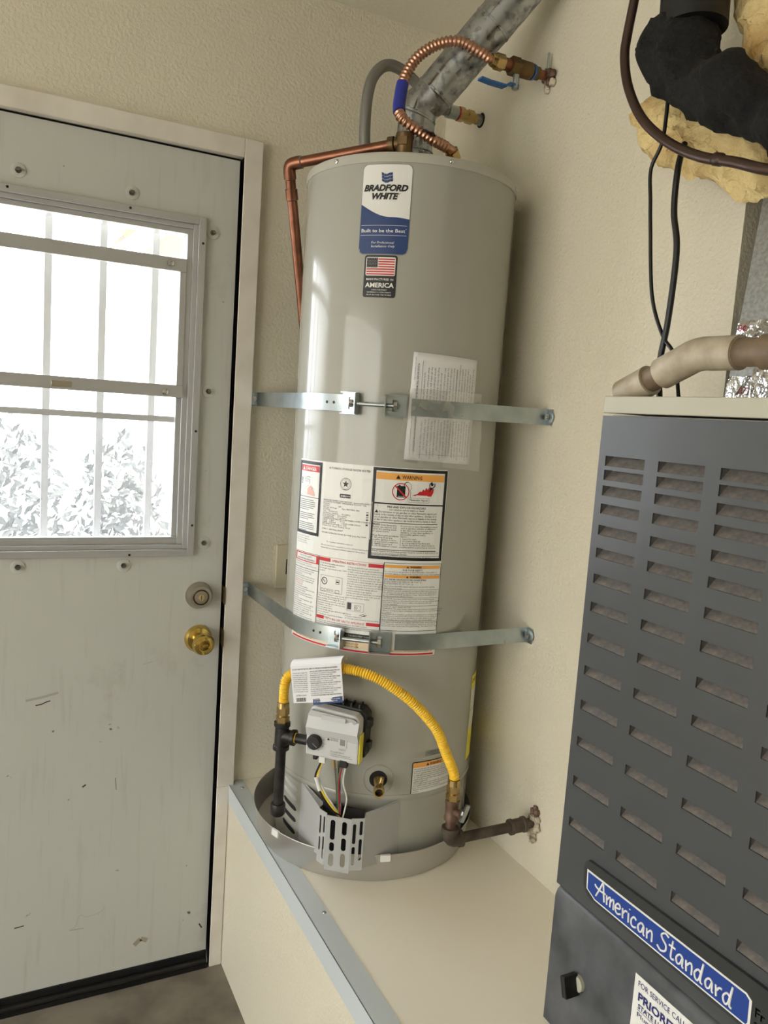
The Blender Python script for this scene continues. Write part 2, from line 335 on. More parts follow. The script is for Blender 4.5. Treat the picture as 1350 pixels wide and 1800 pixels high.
kb = MB().lathe((-.605,0,.9005), (0,-1,0), [(0,.0345),(.004,.0345),(.012,.029),(.016,.014),(.030,.012),(.038,.017),(.046,.0255),(.056,.0275),(.066,.024),(.071,.015),(.0705,.012),(.068,.011),(.068,0)], 40).build('door_knob', 'polished_brass', dr, True)
MB().box(-.6135,-.5965,-.074,-.067,.8975,.9035).build('turn_button', 'polished_brass', kb, bevel=.002)
MB().cyl((-.627,-.008,.909), (-.627,-.0095,.909), .0045, n=14).build('rose_hole', 'pin_black', kb)
for k in range(7):
    x = -.7225-.1198*k
    MB().box(x-.008, x+.008, .09, .106, 1.00, 2.02).build('security_bar', 'bar_paint', dr)
MB().box(-1.46, -.70, .088, .108, 1.02, 1.04).box(-1.46, -.70, .088, .108, 1.985, 2.005).build('bar_rail', 'bar_paint', dr)
mat('scuff_dark', (58, 55, 50), .6); mat('scuff_grey', (166, 165, 157), .5); mat('scuff_brown', (160, 150, 134), .5)
def scuff(pts, w, m):
    mb = MB()
    for (x0, z0), (x1, z1) in zip(pts, pts[1:]):
        d = Vector((x1-x0, z1-z0)); n = Vector((-d.y, d.x)).normalized()*w/2
        mb.add([(x0+n.x,-.0004,z0+n.y),(x0-n.x,-.0004,z0-n.y),(x1-n.x,-.0004,z1-n.y),(x1+n.x,-.0004,z1+n.y)], [(0,1,2,3)])
    mb.build('scuff_mark', m, dr)
scuff([(-.979,.7632),(-.966,.7652),(-.955,.7700),(-.947,.7716)], .0028, 'scuff_dark')
scuff([(-1.000,.777),(-.965,.782),(-.930,.790)], .006, 'scuff_grey')
scuff([(-.894,.178),(-.881,.183),(-.874,.208),(-.867,.2125),(-.858,.204),(-.838,.2056),(-.820,.2106),(-.812,.222)], .0012, 'scuff_grey')
scuff([(-.894,.1775),(-.861,.1755)], .003, 'scuff_grey'); scuff([(-.7953,.5589),(-.7931,.5275)], .0014, 'scuff_dark'); scuff([(-1.018,.2131),(-.997,.2150)], .003, 'scuff_dark')
scuff([(-.738,.098),(-.722,.112),(-.705,.104)], .012, 'scuff_brown'); scuff([(-.872,.5465),(-.864,.5515)], .004, 'scuff_dark'); scuff([(-.740,.8429),(-.7156,.8481)], .0016, 'scuff_grey'); scuff([(-.572,.118),(-.564,.104)], .004, 'scuff_dark')
# electrical plate behind the heater
ol = thing('outlet_plate', (-.376, 0, 1.08), 'beige electrical cover plate on the wall between door casing and heater', 'outlet')
MB().box(-.411, -.341, -.006, 0, 1.022, 1.138).build('plate', 'beige_plate', ol, bevel=.002)
MB().box(-.384, -.368, -.008, -.006, 1.06, 1.10).build('socket', 'pin_black', ol)

# ------------------------------------------------------------------ outside
struct(MB().box(-6, 6, .14, 8, -.12, -.04).build('ground_outside', 'patio')); struct(MB().box(-14, -4.3, -10, 4, -.12, -.06).build('driveway', 'patio')); struct(MB().box(-7.6, -7.4, -10, 4, -.06, 2.5).build('unseen_shade_wall', 'stucco'))  # driveway wall is unseen, added to dim the light through the left opening
hs = thing('neighbor_house', (1.2, 3.5, -.04), 'white neighbouring house with tiled gable seen through the door window', 'house')
MB().box(-.20, 2.7, 3.5, 4.0, -.04, 2.44).build('wall', 'stucco', hs)
g = MB(); g.add([(-.20,3.49,2.44),(2.7,3.49,2.44),(1.2,3.49,3.74),(-.20,4.0,2.44),(2.7,4.0,2.44),(1.2,4.0,3.74)], [(0,1,2),(3,5,4),(0,2,5,3),(1,4,5,2),(0,3,4,1)]); g.build('gable', 'gable_tan', hs)
MB().add([(-.34,3.40,2.47),(1.2,3.40,3.86),(1.2,3.40,3.78),(-.34,3.40,2.39),(-.34,3.46,2.47),(1.2,3.46,3.86),(1.2,3.46,3.78),(-.34,3.46,2.39)], [(0,3,2,1),(4,5,6,7),(0,1,5,4),(2,3,7,6)]).build('fascia', 'stucco', hs)
rf = MB(); rf.add([(-.38,3.36,2.47),(1.2,3.36,3.90),(1.2,3.9,3.90),(-.38,3.9,2.47)], [(0,1,2,3)]).add([(2.95,3.36,2.32),(1.2,3.36,3.90),(1.2,3.9,3.90),(2.95,3.9,2.32)], [(3,2,1,0)])
rfo = rf.build('roof', 'roof_tile', hs)
for k in range(9):
    t = k/9; x = -.36+1.58*t; z = 2.49+1.42*t; MB().cyl((x, 3.34, z+.02), (x+.16, 3.34, z+.165), .045, .035, n=10).build('roof_tile', 'roof_tile', rfo, True)
def shrub(cx, cy, rx, h, n, seed, label):
    r = random.Random(seed); t = thing('garden_shrub', (cx, cy, -.04), label, 'shrub', 'shrubs outside the door'); mb = MB()
    for _ in range(n):
        while True:
            p = Vector((r.uniform(-1,1), r.uniform(-1,1), r.uniform(-1,1)))
            if p.length < 1: break
        q = Vector((cx+p.x*rx, cy+p.y*rx*.8, h*.55+p.z*h*.45)); a = Vector((r.uniform(-1,1), r.uniform(-1,1), r.uniform(-1,1))).normalized(); b = a.orthogonal().normalized(); s = r.uniform(.018,.04)
        mb.add([q-a*s, q+b*s*.45, q+a*s, q-b*s*.45], [(0,1,2,3)])
    mb.build('foliage', 'leaf', t); MB().cyl((cx,cy,-.04), (cx+.02,cy,h*.6), .03, .015, n=8).build('stem', 'stem', t)
shrub(-1.02, 1.7, .30, 1.40, 1300, 1, 'tall leafy shrub outside, seen through the far side of the lower sash')
shrub(-.52, 1.95, .24, 1.36, 1100, 2, 'leafy shrub outside the middle of the lower sash')
shrub(-.12, 1.6, .20, 1.36, 900, 3, 'slim leafy shrub outside, seen beside the knob-side edge of the lower sash')

# ------------------------------------------------------------------ water heater
wh = thing('water_heater', (TX, TY, .512), 'tall grey cylindrical gas water heater strapped in the corner', 'water heater')
A0 = (TX, TY, 0); UP = (0,0,1)
MB().lathe(A0, UP, [(.690,.2287),(.694,.2287),(1.9735,.2287)], 192).build('jacket', 'jacket_paint', wh, True)
MB().lathe(A0, UP, [(.514,0),(.514,.2262),(.520,.2272),(.672,.2272),(.678,.2287),(.680,.2304),(.686,.2312),(.690,.2300),(.690,.2287)], 192).build('base_skirt', 'jacket_paint', wh, True)
MB().lathe(A0, UP, [(.6895,.2287),(.690,.2278),(.692,.2278),(.6925,.2287)], 160).build('seam', 'dark_slot', wh, True)
MB().lathe(A0, UP, [(1.9728,.2290),(1.9735,.2312),(1.986,.2312),(1.9915,.2296),(1.9935,.2250),(1.9950,.12),(1.9955,0)], 160).build('top_cap', 'cap_paint', wh, True)
TH0 = math.radians(-117.0)
def onc(u, z, h=0., R=TR):
    t = TH0+u/TR; return Vector((TX+(R+h)*math.cos(t), TY+(R+h)*math.sin(t), z))
def nrm(th): return Vector((math.cos(th), math.sin(th), 0))
def crect(mb, u0, z0, u1, z1, h, th=0.0002):
    n = max(1, int((u1-u0)/.006)); vs = []; fs = []
    for k in range(n+1):
        u = u0+(u1-u0)*k/n; vs += [onc(u, z0, h), onc(u, z1, h)]
    for k in range(n): fs.append((2*k, 2*k+2, 2*k+3, 2*k+1))
    return mb.add(vs, fs)
def cpoly(mb, pts, h):
    return mb.add([onc(u, z, h) for u, z in pts], [tuple(range(len(pts)))])
def ctext(mb, body, u, z, size, h=.0012, shear=0., bold=0., width=None, align='LEFT', rot=0, slope=0., res=1):
    vs, fs = text2d(body, size, shear, bold, res, width, align)
    if rot: vs = [Vector((v.y*rot, -v.x*rot, 0)) for v in vs]
    return mb.add([onc(u+v.x, z+v.y+v.x*slope, h) for v in vs], fs)
def para(mb, lines, u, z, size, dz, width=None, **k):
    for i, l in enumerate(lines):
        if l: ctext(mb, l, u, z-i*dz, size, **k)
def cstroke(mb, pts, w, h=.0012):
    for (a, b) in zip(pts, pts[1:]):
        a = Vector(a); b = Vector(b); d = (b-a); n = Vector((-d.y, d.x)).normalized()*w/2; e = d.normalized()*w*.3
        mb.add([onc(*(q), h) for q in ((a-e+n), (a-e-n), (b+e-n), (b+e+n))], [(0,1,2,3)])
def circ(u, z, r, n=28): return [(u+r*math.cos(2*PI*k/n), z+r*math.sin(2*PI*k/n)) for k in range(n)]
def annulus(mb, u, z, r0, r1, h, n=32):
    vs = []; fs = []
    for k in range(n):
        t = 2*PI*k/n; vs += [onc(u+r0*math.cos(t), z+r0*math.sin(t), h), onc(u+r1*math.cos(t), z+r1*math.sin(t), h)]
    for k in range(n): j = (k+1) % n; fs.append((2*k, 2*k+1, 2*j+1, 2*j))
    return mb.add(vs, fs)
def crr(mb, u0, z0, u1, z1, r, h):
    # rounded rectangle as strips so it follows the curve
    mb_pts = rrect(u0, z0, u1, z1, r, 5); us = sorted(set([round(q[0], 5) for q in mb_pts]+[u0+(u1-u0)*k/16 for k in range(17)]))
    def ext(u):
        d = max(0, (u0+r)-u, u-(u1-r)); c = r-math.sqrt(max(0, r*r-d*d)); return z0+c, z1-c
    vs = []; fs = []
    for u in us: a, b = ext(u); vs += [onc(u, a, h), onc(u, b, h)]
    for k in range(len(us)-1): fs.append((2*k, 2*k+2, 2*k+3, 2*k+1))
    return mb.add(vs, fs)
H1, H2, H3, H4 = .0005, .0009, .0013, .0017
tri = lambda u, z, s: [(u-s, z), (u+s, z), (u, z+1.75*s)]
# --- brand label
bl = crr(MB(), -.1005, 1.7990, .0005, 1.9705, .012, H1).build('brand_label', 'label_grey', wh)
crr(MB(), -.0990, 1.8005, -.0010, 1.9690, .011, H2).build('label_face', 'label_white', bl)
nv = MB(); zt = lambda s: 1.8945-.024*math.sin(min(1, s/.62)*PI/2)*1.0+(0 if s < .62 else -.0035*((s-.62)/.38)**2)
vs = []; n = 40
for k in range(n+1):
    s = k/n; u = -.0990+.098*s; d = max(0, (-.0990+.011)-u, u-(-.0010-.011)); c = .011-math.sqrt(max(0, .011**2-d*d)); vs += [onc(u, 1.8005+c, H3), onc(u, zt(s), H3)]
nv.add(vs, [(2*k, 2*k+2, 2*k+3, 2*k+1) for k in range(n)]).build('navy_wave', 'label_navy', bl)
t = MB(); ctext(t, 'BRADFORD', -.0512, 1.9195, .0160, H4, .28, .05, .088, 'CENTER', res=3); ctext(t, 'WHITE', -.0512, 1.9040, .0160, H4, .28, .05, .053, 'CENTER', res=3)
ctext(t, '®', -.024, 1.9125, .004, H4); t.build('lettering', 'label_black', bl)
t = MB()
for r in range(3):
    for c_ in range(4):
        pts = []
        for (a, b) in ((0,0),(1,0),(1,1),(0,1)):
            uu = -.0600+(c_+a*.94)*.0055+(3-r)*-.0006+.001; pts.append((uu, 1.9365+(2-r+b*.86)*.0058+.0022*math.sin((c_+a)*1.5+2.4)-.0004*c_))
        cpoly(t, pts, H4)
t.build('flag_mark', 'label_navy', bl)
t = MB(); crect(t, -.0965, 1.8543, -.0045, 1.8549, H4); crect(t, -.0965, 1.8356, -.0045, 1.8362, H4)
ctext(t, 'Built to be the Best', -.0515, 1.8415, .0094, H4, 0, .01, .088, 'CENTER', res=2); ctext(t, '®', -.0068, 1.8468, .003, H4)
ctext(t, 'For Professional', -.0735, 1.8200, .0064, H4, .25, 0, .046); ctext(t, 'Installation Only', -.0735, 1.8130, .0064, H4, .25, 0, .048); t.build('white_lettering', 'label_white', bl)
# --- flag label
fl = crr(MB(), -.0850, 1.7172, -.0185, 1.7982, .005, H1).build('flag_label', 'label_black', wh)
t = crr(MB(), -.0815, 1.7590, -.0220, 1.7945, .003, H2); ctext(t, 'MANUFACTURED IN', -.0517, 1.7500, .0056, H2, 0, .008, .0545, 'CENTER'); ctext(t, 'AMERICA', -.0517, 1.7366, .0125, H2, 0, .03, .0585, 'CENTER', res=2)
para(t, ['USING THE FINEST', 'MATERIALS & COMPONENTS', 'FROM AROUND THE WORLD'], -.0517, 1.7305, .0038, .0048, h=H2, align='CENTER'); t.build('white_print', 'label_white', fl)
t = MB()
for k in range(7): z = 1.7608+k*.00475; crect(t, (-.0800 if k < 3 else -.0562), z, -.0235, z+.0025, H3)
t.build('red_stripes', 'label_red', fl)
crect(MB(), -.0800, 1.7745, -.0570, 1.7930, H3).build('canton', 'label_black', fl)
t = MB()
for r in range(6):
    for c_ in range(7): u = -.0785+c_*.0033+(r % 2)*.0010; z = 1.7763+r*.0029; cpoly(t, [(u-.0006, z), (u, z-.0006), (u+.0006, z), (u, z+.0006)], H4)
t.build('stars', 'label_white', fl)
# --- big instruction label
big = crr(MB(), -.2383, .9955, .1195, 1.3850, .004, H1).build('instruction_label', 'label_white', wh)
class Pieces:
    def __init__(s, name, m, parent): s.n, s.m, s.p = name, m, parent
    def add(s, vs, fs): MB().add(vs, fs).build(s.n, s.m, s.p); return s
K = MB(); GR = MB(); PK = MB()
RD = Pieces('red_print', 'label_red', big); OR = Pieces('orange_band', 'label_orange', big); WT = Pieces('white_field', 'label_white', big); CM = Pieces('table_cell', 'label_cream', big)
def frame(mb, u0, z0, u1, z1, w, h):
    if mb is K and u1-u0 > .05: mb = MB(); crect(mb, u0, z0, u1, z0+w, h); crect(mb, u0, z1-w, u1, z1, h); crect(mb, u0, z0+w, u0+w, z1-w, h); crect(mb, u1-w, z0+w, u1, z1-w, h); mb.build('panel_frame', 'label_black', big); return
    crect(mb, u0, z0, u1, z0+w, h); crect(mb, u0, z1-w, u1, z1, h); crect(mb, u0, z0+w, u0+w, z1-w, h); crect(mb, u1-w, z0+w, u1, z1-w, h)
frame(K, -.2379, 1.2258, -.1580, 1.3818, .0065, H2)
crect(RD, -.2300, 1.3600, -.1660, 1.3728, H2); ctext(WT, 'DANGER', -.1925, 1.3626, .0098, H3, 0, .02, .037, 'CENTER'); cpoly(WT, tri(-.2195, 1.3623, .0045), H3)
crect(K, -.2314, 1.3050, -.1645, 1.3062, H2)
crect(K, -.2262, 1.3375, -.2235, 1.3465, H2); crect(K, -.2262, 1.3325, -.2235, 1.3360, H2)
for q in ([(-.214,1.343),(-.198,1.343),(-.196,1.340)], [(-.212,1.346),(-.200,1.349),(-.194,1.347)], [(-.196,1.340),(-.196,1.333)], [(-.212,1.3385),(-.2,1.3385)]): cstroke(GR, q, .0012)
cpoly(PK, [(-.200,1.325),(-.192,1.331),(-.186,1.326),(-.188,1.320),(-.198,1.319)], H2)
cpoly(PK, [(-.204,1.3105),(-.196,1.3105),(-.178,1.3085),(-.1755,1.312),(-.184,1.322),(-.187,1.3175),(-.190,1.324),(-.194,1.318),(-.201,1.325)], H2)
for q in ([(-.214,1.321),(-.208,1.327),(-.198,1.330)], [(-.213,1.315),(-.205,1.313)], [(-.206,1.324),(-.199,1.317)], [(-.192,1.329),(-.178,1.323)]): cstroke(PK, q, .0008)
for k in range(17):
    if k in (6, 11): continue
    crect(GR, -.2285, 1.2985-k*.0041, -.2285+(.055 if k % 4 else .05)-(.02 if k in (5, 10, 16) else 0), 1.2985-k*.0041+.0016, H2)
para(K, ['Read and understand instruction', 'manual and safety messages herein', 'before installing, operating', 'or servicing this water heater.'], -.2345, 1.2195, .0036, .0046, h=H2)
ctext(K, 'AUTOMATIC STORAGE WATER HEATER', -.1385, 1.3712, .0062, H2, width=.0945)
annulus(K, -.0962, 1.3432, .0118, .0126, H2); annulus(K, -.0962, 1.3432, .0092, .0096, H2)
st = [];
for k in range(10): a = PI/2+k*PI/5; r = .0078 if k % 2 == 0 else .0032; st.append((-.0962+r*math.cos(a), 1.3432+r*math.sin(a)))
for k in range(0, 10, 2): cpoly(K, [(-.0962, 1.3432), st[k-1], st[k], st[k+1]], H2)
ctext(K, 'DESIGN', -.0962, 1.3536, .0022, H2, align='CENTER'); ctext(K, 'CERTIFIED', -.0962, 1.3312, .0022, H2, align='CENTER')
crr(K, -.1085, 1.3145, -.0835, 1.3225, .002, H2); ctext(WT, 'AHRI', -.1065, 1.3165, .0054, H3, 0, .02); ctext(WT, 'CERTIFIED', -.0945, 1.3172, .0034, H3)
crect(WT, -.1520, 1.2350, -.0365, 1.3125, H2)
para(K, ['BRADFORD WHITE CORPORATION   www.bradfordwhite.com     2', '200 LAFAYETTE STREET  MIDDLEVILLE MI 49333  USA', 'Model No.', 'Serial No.                 12M', 'Max Cap:  40 US gal          Type: NATURAL GAS',
         '          151.4 liters', 'Test:     0300-PSI-150', 'Gas Pressure Manifold       4.0 in(WC)', '      From Supply Max      14.0 in(WC)', '      From Supply Min       5.0 in(WC)', 'CLEARANCE INSTALLATION BETWEEN COMBUSTIBLE OR FINISHED',
         '  1 INCH    1 SIDE            4 TOP', '  1 REAR    4 FRONT           0 BASE COMBUSTION', 'MAX IN 40,000 BTU/HR x 1.00/H', 'Pressure Test 300 psi, Working 150 psi', '', 'LITERS: 1  NATURAL DRAFT', '', 'FAN-AID ULTRA-DILUTIONS BLOWER (req.) 40g TANK'], -.1485, 1.3052, .0043, .0038, h=H3)
for k in range(9): crect(K, -.0475, 1.262+k*.0034, -.0428, 1.262+k*.0034+(.0012 if k % 3 else .0024), H3)
crect(GR, -.0380, 1.228, -.0375, 1.370, H2)
ctext(K, 'Pat. or pending: bradfordwhite.com/patents', -.1340, 1.2185, .0036, H2, width=.062)
ctext(K, 'This water heater meets or exceeds all or portions of federal regulations and', -.1490, 1.2105, .0036, H2, width=.110); ctext(K, 'minimum efficiency requirements of ASHRAE Standard 90.1 (latest edition)', -.1490, 1.2050, .0036, H2, width=.104)
# big WARNING panel
frame(K, -.0387, 1.1962, .1180, 1.3835, .0062, H2)
crect(OR, -.0312, 1.3600, .1105, 1.3738, H2); ctext(K, 'WARNING', .0205, 1.3630, .0106, H3, 0, .01, .041); cpoly(K, tri(.0125, 1.3628, .0046), H3)
crect(K, -.0325, 1.3100, .1118, 1.3128, H2)
annulus(RD, .0192, 1.3372, .0158, .0175, H3, 40); crect(K, .0115, 1.3255, .0285, 1.3488, H2); cpoly(K, [(.014,1.3488),(.016,1.3515),(.019,1.3488)], H2); cstroke(RD, [(.0075,1.3485),(.0308,1.3260)], .0026, H4)
cstroke(K, [(.0255,1.3488),(.0262,1.3535),(.0295,1.3568),(.0335,1.3572)], .0016)
cstroke(GR, [(.034,1.357),(.040,1.352),(.0405,1.345),(.038,1.341),(.040,1.336),(.039,1.330),(.041,1.324)], .0007)
ctext(WT, 'GASOLINE', .0135, 1.3263, .0032, H3)
cpoly(RD, [(.0425,1.3302),(.0835,1.3298),(.0875,1.3370),(.0885,1.3470),(.0835,1.3425),(.0805,1.3455),(.0770,1.3480),(.0755,1.3430),(.0715,1.3475),(.0690,1.3405),(.0655,1.3440),(.0625,1.3385),(.0590,1.3395),(.0530,1.3340)], H2)
cpoly(K, circ(.0838, 1.3545, .0030, 16), H3); cpoly(K, [(.0780,1.3490),(.0865,1.3480),(.0850,1.3440),(.0805,1.3430)], H3)
for q in ([(.0790,1.3490),(.0785,1.3550),(.0835,1.3590)], [(.0862,1.3480),(.0900,1.3510),(.0900,1.3565)], [(.0810,1.3435),(.0790,1.3400)]): cstroke(K, q, .0018, H3)
ctext(K, 'Flammable Vapors', .0385, 1.3198, .0050, H2, 0, .01, .0385)
cl = [(.0365+.0425*k/12, 1.3254+.0006*((-1)**k)) for k in range(13)]+[(.0800,1.3216)]+[(.079-.0425*k/12, 1.3165+.0006*((-1)**k)) for k in range(13)]+[(.0352,1.3205),(.0365,1.3254)]; cstroke(GR, cl, .0005)
ctext(K, 'FIRE AND EXPLOSION HAZARD', .0345, 1.3030, .0060, H2, 0, .012, .080, 'CENTER'); ctext(K, 'Can result in serious injury or death', .0345, 1.2978, .0056, H2, 0, 0, .073, 'CENTER')
cpoly(K, tri(-.0270, 1.2918, .0036), H2)
ctext(K, 'Do not store or use gasoline or other flammable vapors and', -.0215, 1.2922, .0058, H2, width=.120)
for i, l in enumerate(['liquids in the vicinity of this or any other appliance.  Storage of or', 'use of gasoline or other flammable vapors or liquids in the vicinity', 'of this or any other appliance can result in serious injury or death.']): ctext(K, l, -.0310, 1.2868-i*.0053, .0058, H2, width=.1305)
crect(K, -.0318, 1.2716, .1025, 1.2728, H2)
para(K, ['Vapors from flammable', 'liquids can explode and', 'catch fire causing death', 'or severe burns.', '', 'Keep flammable products:', '   1. far away from any', '       possible ignition source,', '   2. in approved containers,', '   3. tightly closed and', '   4. out of children\'s reach.'], -.0320, 1.2655, .0051, .00432, h=H2)
para(K, ['Do not use or store flammable products', 'such as gasoline, solvents or adhesives', 'in the same room or area near this', 'appliance, or any other appliance or', 'any possible ignition source.', 'Vapors:', '   1. cannot be seen,', '   2. are heavier than air,', '   3. go a long way on the floor and', '   4. can be carried from other rooms to', '       possible ignition sources by air currents.'], .0245, 1.2655, .0048, .00432, h=H2)
crect(K, -.0318, 1.2160, .1025, 1.2172, H2); para(K, ['Water heaters in residential garages must be installed and located, or', 'protected, to avoid physical damage.'], -.0318, 1.2118, .0050, .0046, h=H2)
crect(K, -.0325, 1.2040+.0015, .1118, 1.2055+.0008, H2); para(K, ['Read and follow water heater warnings and instructions. If owner\'s'], -.0318, 1.2018, .0046, .0045, h=H2)
# lower panels
frame(K, -.2362, 1.0300, -.1520, 1.1868, .0008, H2); crect(RD, -.2352, 1.1665, -.1530, 1.1845, H2); crect(WT, -.2300, 1.1685, -.1600, 1.1825, H3)
ctext(K, 'FOR YOUR SAFETY', -.1945, 1.1768, .0050, H4, 0, 0, .044, 'CENTER'); ctext(K, 'READ BEFORE OPERATING', -.1945, 1.1705, .0050, H4, 0, 0, .061, 'CENTER')
para(K, ['WARNING: If you do not follow these', 'instructions exactly, a fire or explosion may result.'], -.2335, 1.1620, .0037, .0047, h=H2); crect(K, -.2360, 1.1515, -.1522, 1.1525, H2)
L2 = ['A. This appliance has a pilot which is lit by', 'gas igniter button. Do not try to light', 'the pilot by hand.', 'B. BEFORE LIGHTING: smell all around the', 'appliance area for gas. Be sure to smell near', 'floor because some gas is heavier than air.', '', '', 'Do not try to light any appliance.', 'Do not touch any electric switch; do not use', 'any phone in your building.', 'Immediately call your gas supplier from a', 'neighbor\'s phone. Follow the gas supplier\'s', 'instructions.', 'If you cannot reach your gas supplier, call', 'the fire department.', 'C. Use only your hand to push in or turn the', 'gas control knob. Never use tools. If the', 'knob will not push in or turn by hand, do not', 'try to repair it, call a qualified service', 'technician. Force or attempted repair may', 'result in a fire or explosion.', 'D. Do not use this appliance if any part has', 'been under water. Immediately call a qualified', 'service technician to inspect the appliance.']
para(K, L2, -.2335, 1.1462, .0040, .00462, h=H2); para(RD, ['WHAT TO DO IF', 'YOU SMELL GAS'], -.2335, 1.1462-6*.00462, .0044, .00462, h=H2)
crect(RD, -.1500, 1.1868, -.0046, 1.1873, H2); crect(RD, -.1500, 1.1775, -.1215, 1.1850, H2); crect(RD, -.0360, 1.1775, -.0050, 1.1850, H2)
ctext(RD, 'OPERATING INSTRUCTIONS', -.0790, 1.1785, .0070, H2, 0, .01, .078, 'CENTER'); crect(K, -.1510, 1.0300, -.1503, 1.1868, H2); crect(K, -.0055, 1.0470, -.0048, 1.1868, H2)
para(K, ['STOP! Read the safety information', 'to the left on this label.', 'Set the gas control knob to the "OFF"', 'position.'], -.1480, 1.1720, .0043, .0052, h=H2)
frame(GR, -.1440, 1.1130, -.0900, 1.1480, .0007, H2); annulus(K, -.1340, 1.1360, .0062, .0078, H2, 24); cstroke(K, [(-.1375,1.139),(-.132,1.1335)], .0012)
frame(K, -.1055, 1.1330, -.0970, 1.1425, .0008, H2); crect(K, -.1040, 1.1360, -.0985, 1.1390, H2)
for k in range(4): frame(K, -.1420+k*.0085, 1.1135+.001*k, -.1360+k*.0085, 1.1200, .0006, H2)
frame(K, -.1060, 1.1140, -.0960, 1.1200, .0006, H2)
para(K, ['1. Wait five (5) minutes to clear out any gas.', 'Then smell for gas, including near the floor.', 'If you smell gas, STOP! Follow "B" in the', 'safety information at the left on this label.', 'If you don\'t smell gas, go to the next step.', '2. Remove outer door.', '3. Locate igniter button.', '4. Look through sight glass window to light burner', 'door to view pilot.', '5. Turn the gas control knob clockwise', '     to "PILOT" position.'], -.1480, 1.1070, .0040, .0048, h=H2)
para(K, ['6. Depress and hold in gas control knob.', 'Immediately press igniter button until you hear', 'a "click" sound, then release. Continue to hold', 'down the gas control knob for about one (1)', 'minute after the pilot is lit. Release the gas', 'control knob. It should pop back out. Check to', 'see if the pilot is still lit through the sight glass.', 'If the pilot goes out, repeat steps 3 through 6.', '7. If gas control knob does not pop out when', 'released, stop and immediately call your', 'service technician or gas supplier.', '8. If the pilot will not stay lit after several tries,', 'turn the gas control knob to "OFF" and call', 'your technician or gas supplier.'], -.0790, 1.1720, .0040, .0049, h=H2)
frame(GR, -.0770, 1.0820, -.0400, 1.1000, .0006, H2); crect(K, -.0755, 1.0850, -.0670, 1.0990, H2); frame(K, -.0600, 1.0850, -.0470, 1.0950, .0006, H2); annulus(K, -.0560, 1.0900, .002, .0028, H2, 16)
cstroke(K, [(-.0480,1.0745),(-.0400,1.0780),(-.0360,1.0740),(-.0440,1.0730),(-.0330,1.0765)], .0009); para(K, ['9. Replace outer door.', '10. Turn gas control knob to desired setting.'], -.0790, 1.0690, .0040, .0045, h=H2)
crect(RD, -.1500, 1.0545, -.1300, 1.0612, H2); crect(RD, -.0330, 1.0545, -.0050, 1.0612, H2); ctext(RD, 'TO TURN OFF GAS TO APPLIANCE', -.0815, 1.0552, .0062, H2, 0, .01, .088, 'CENTER')
ctext(K, '1. Turn the gas control knob counterclockwise to the "OFF" position.', -.1480, 1.0500, .0042, H2); crect(K, -.1500, 1.0468, -.0050, 1.0475, H2)
ctext(K, 'Read and follow WATER HEATER WARNINGS AND INSTRUCTIONS, if missing', -.1480, 1.0425, .0042, H2); crect(K, -.1200, 1.0255, -.0100, 1.0350, H2); ctext(WT, 'GAS CONTROL DIAGNOSTIC CODES', -.0640, 1.0275, .0062, H3, 0, 0, .088, 'CENTER')
for k in range(3): crect(CM, -.1480+k*.05, 1.0040, -.1020+k*.05, 1.0240, H2)
crect(OR, -.0985, 1.0040, -.0970, 1.0240, H3); crect(OR, -.0525, 1.0040, -.0500, 1.0240, H3); crect(CM, -.2300, 1.0030, -.1500, 1.0080, H2); crect(CM, -.005, 1.0030, .1150, 1.0075, H2)
for k in range(3): ctext(K, 'Fan flame detected, pilot is off', -.0950, 1.018-k*.006, .0040, H3)
ctext(K, 'Combustion chamber temperature switch tripped, reset by qualified technician only.', .0000, 1.0040, .0036, H3, width=.1120); ctext(K, 'Troubleshooting: see instruction manual', -.2200, 1.0040, .0036, H3, width=.06)
crect(RD, -.2330, .9968, .1150, 1.0005, H2)
# right panel
frame(K, -.0044, 1.0480, .1192, 1.1905, .0009, H2); crect(OR, -.0020, 1.1800, .1165, 1.1862, H2); crect(OR, -.0020, 1.1593, .1165, 1.1655, H2)
for z in (1.1808, 1.1601): ctext(K, 'WARNING', .0500, z, .0060, H3, 0, .02, .024); cpoly(K, tri(.0450, z, .0024), H3)
ctext(K, 'FOR YOUR SAFETY', .0560, 1.1745, .0054, H2, 0, .01, .042, 'CENTER'); para(K, ['Do not store or use gasoline or other flammable, combustible, or', 'corrosive vapors or liquids in the vicinity of this or any other appliance.'], -.0018, 1.1708, .0042, .0044, h=H2)
ctext(K, 'HOT WATER CAN PRODUCE 3RD DEGREE BURNS', -.0018, 1.1545, .0046, H2, 0, .015, .088); ctext(K, 'IN LESS THAN 6 SECONDS AT 140° F (60° C)', -.0018, 1.1500, .0046, H2, width=.078); ctext(K, 'IN 30 SECONDS AT 130° F (54° C)', -.0018, 1.1457, .0046, H2, width=.060)
RP = ['Vapors from flammable liquids will explode and catch fire causing', 'death or severe burns.', None, 'This appliance must be installed in accordance with local codes or, in', 'the absence of local codes, the National Fuel Gas Code, ANSI Z223.1', 'or the CAN/CGA B149 Installation Codes.  Not for installation in a', 'Manufactured Home (Mobile Home).', None, 'CAUTION: Operation of this water heater in air contaminated by', 'perchloroethylene or chlorinated hydrocarbon or strong oxidizing agents', 'will result in damage to burner orifices, internal steel parts and', 'void the warranty.', None, '                              STATE OF CALIFORNIA NOTICE', 'WARNING: This water heater must be braced, anchored or strapped to avoid', 'falling or moving during an earthquake. See instructions for correct installation', 'procedures.', 'WARNING: If not installed, operated and maintained in accordance with the', 'manufacturer\'s instructions this product could expose you to substances', 'in the fuel or from fuel combustion which can cause death or serious', 'illness including cancer, birth defects or other reproductive harm.', None, '      SUITABLE FOR WATER (POTABLE) HEATING AND SPACE HEATING', 'Toxic chemicals, used as for boiler treatment, shall not be introduced', 'into potable water heater used for space heating.  The water heater may']
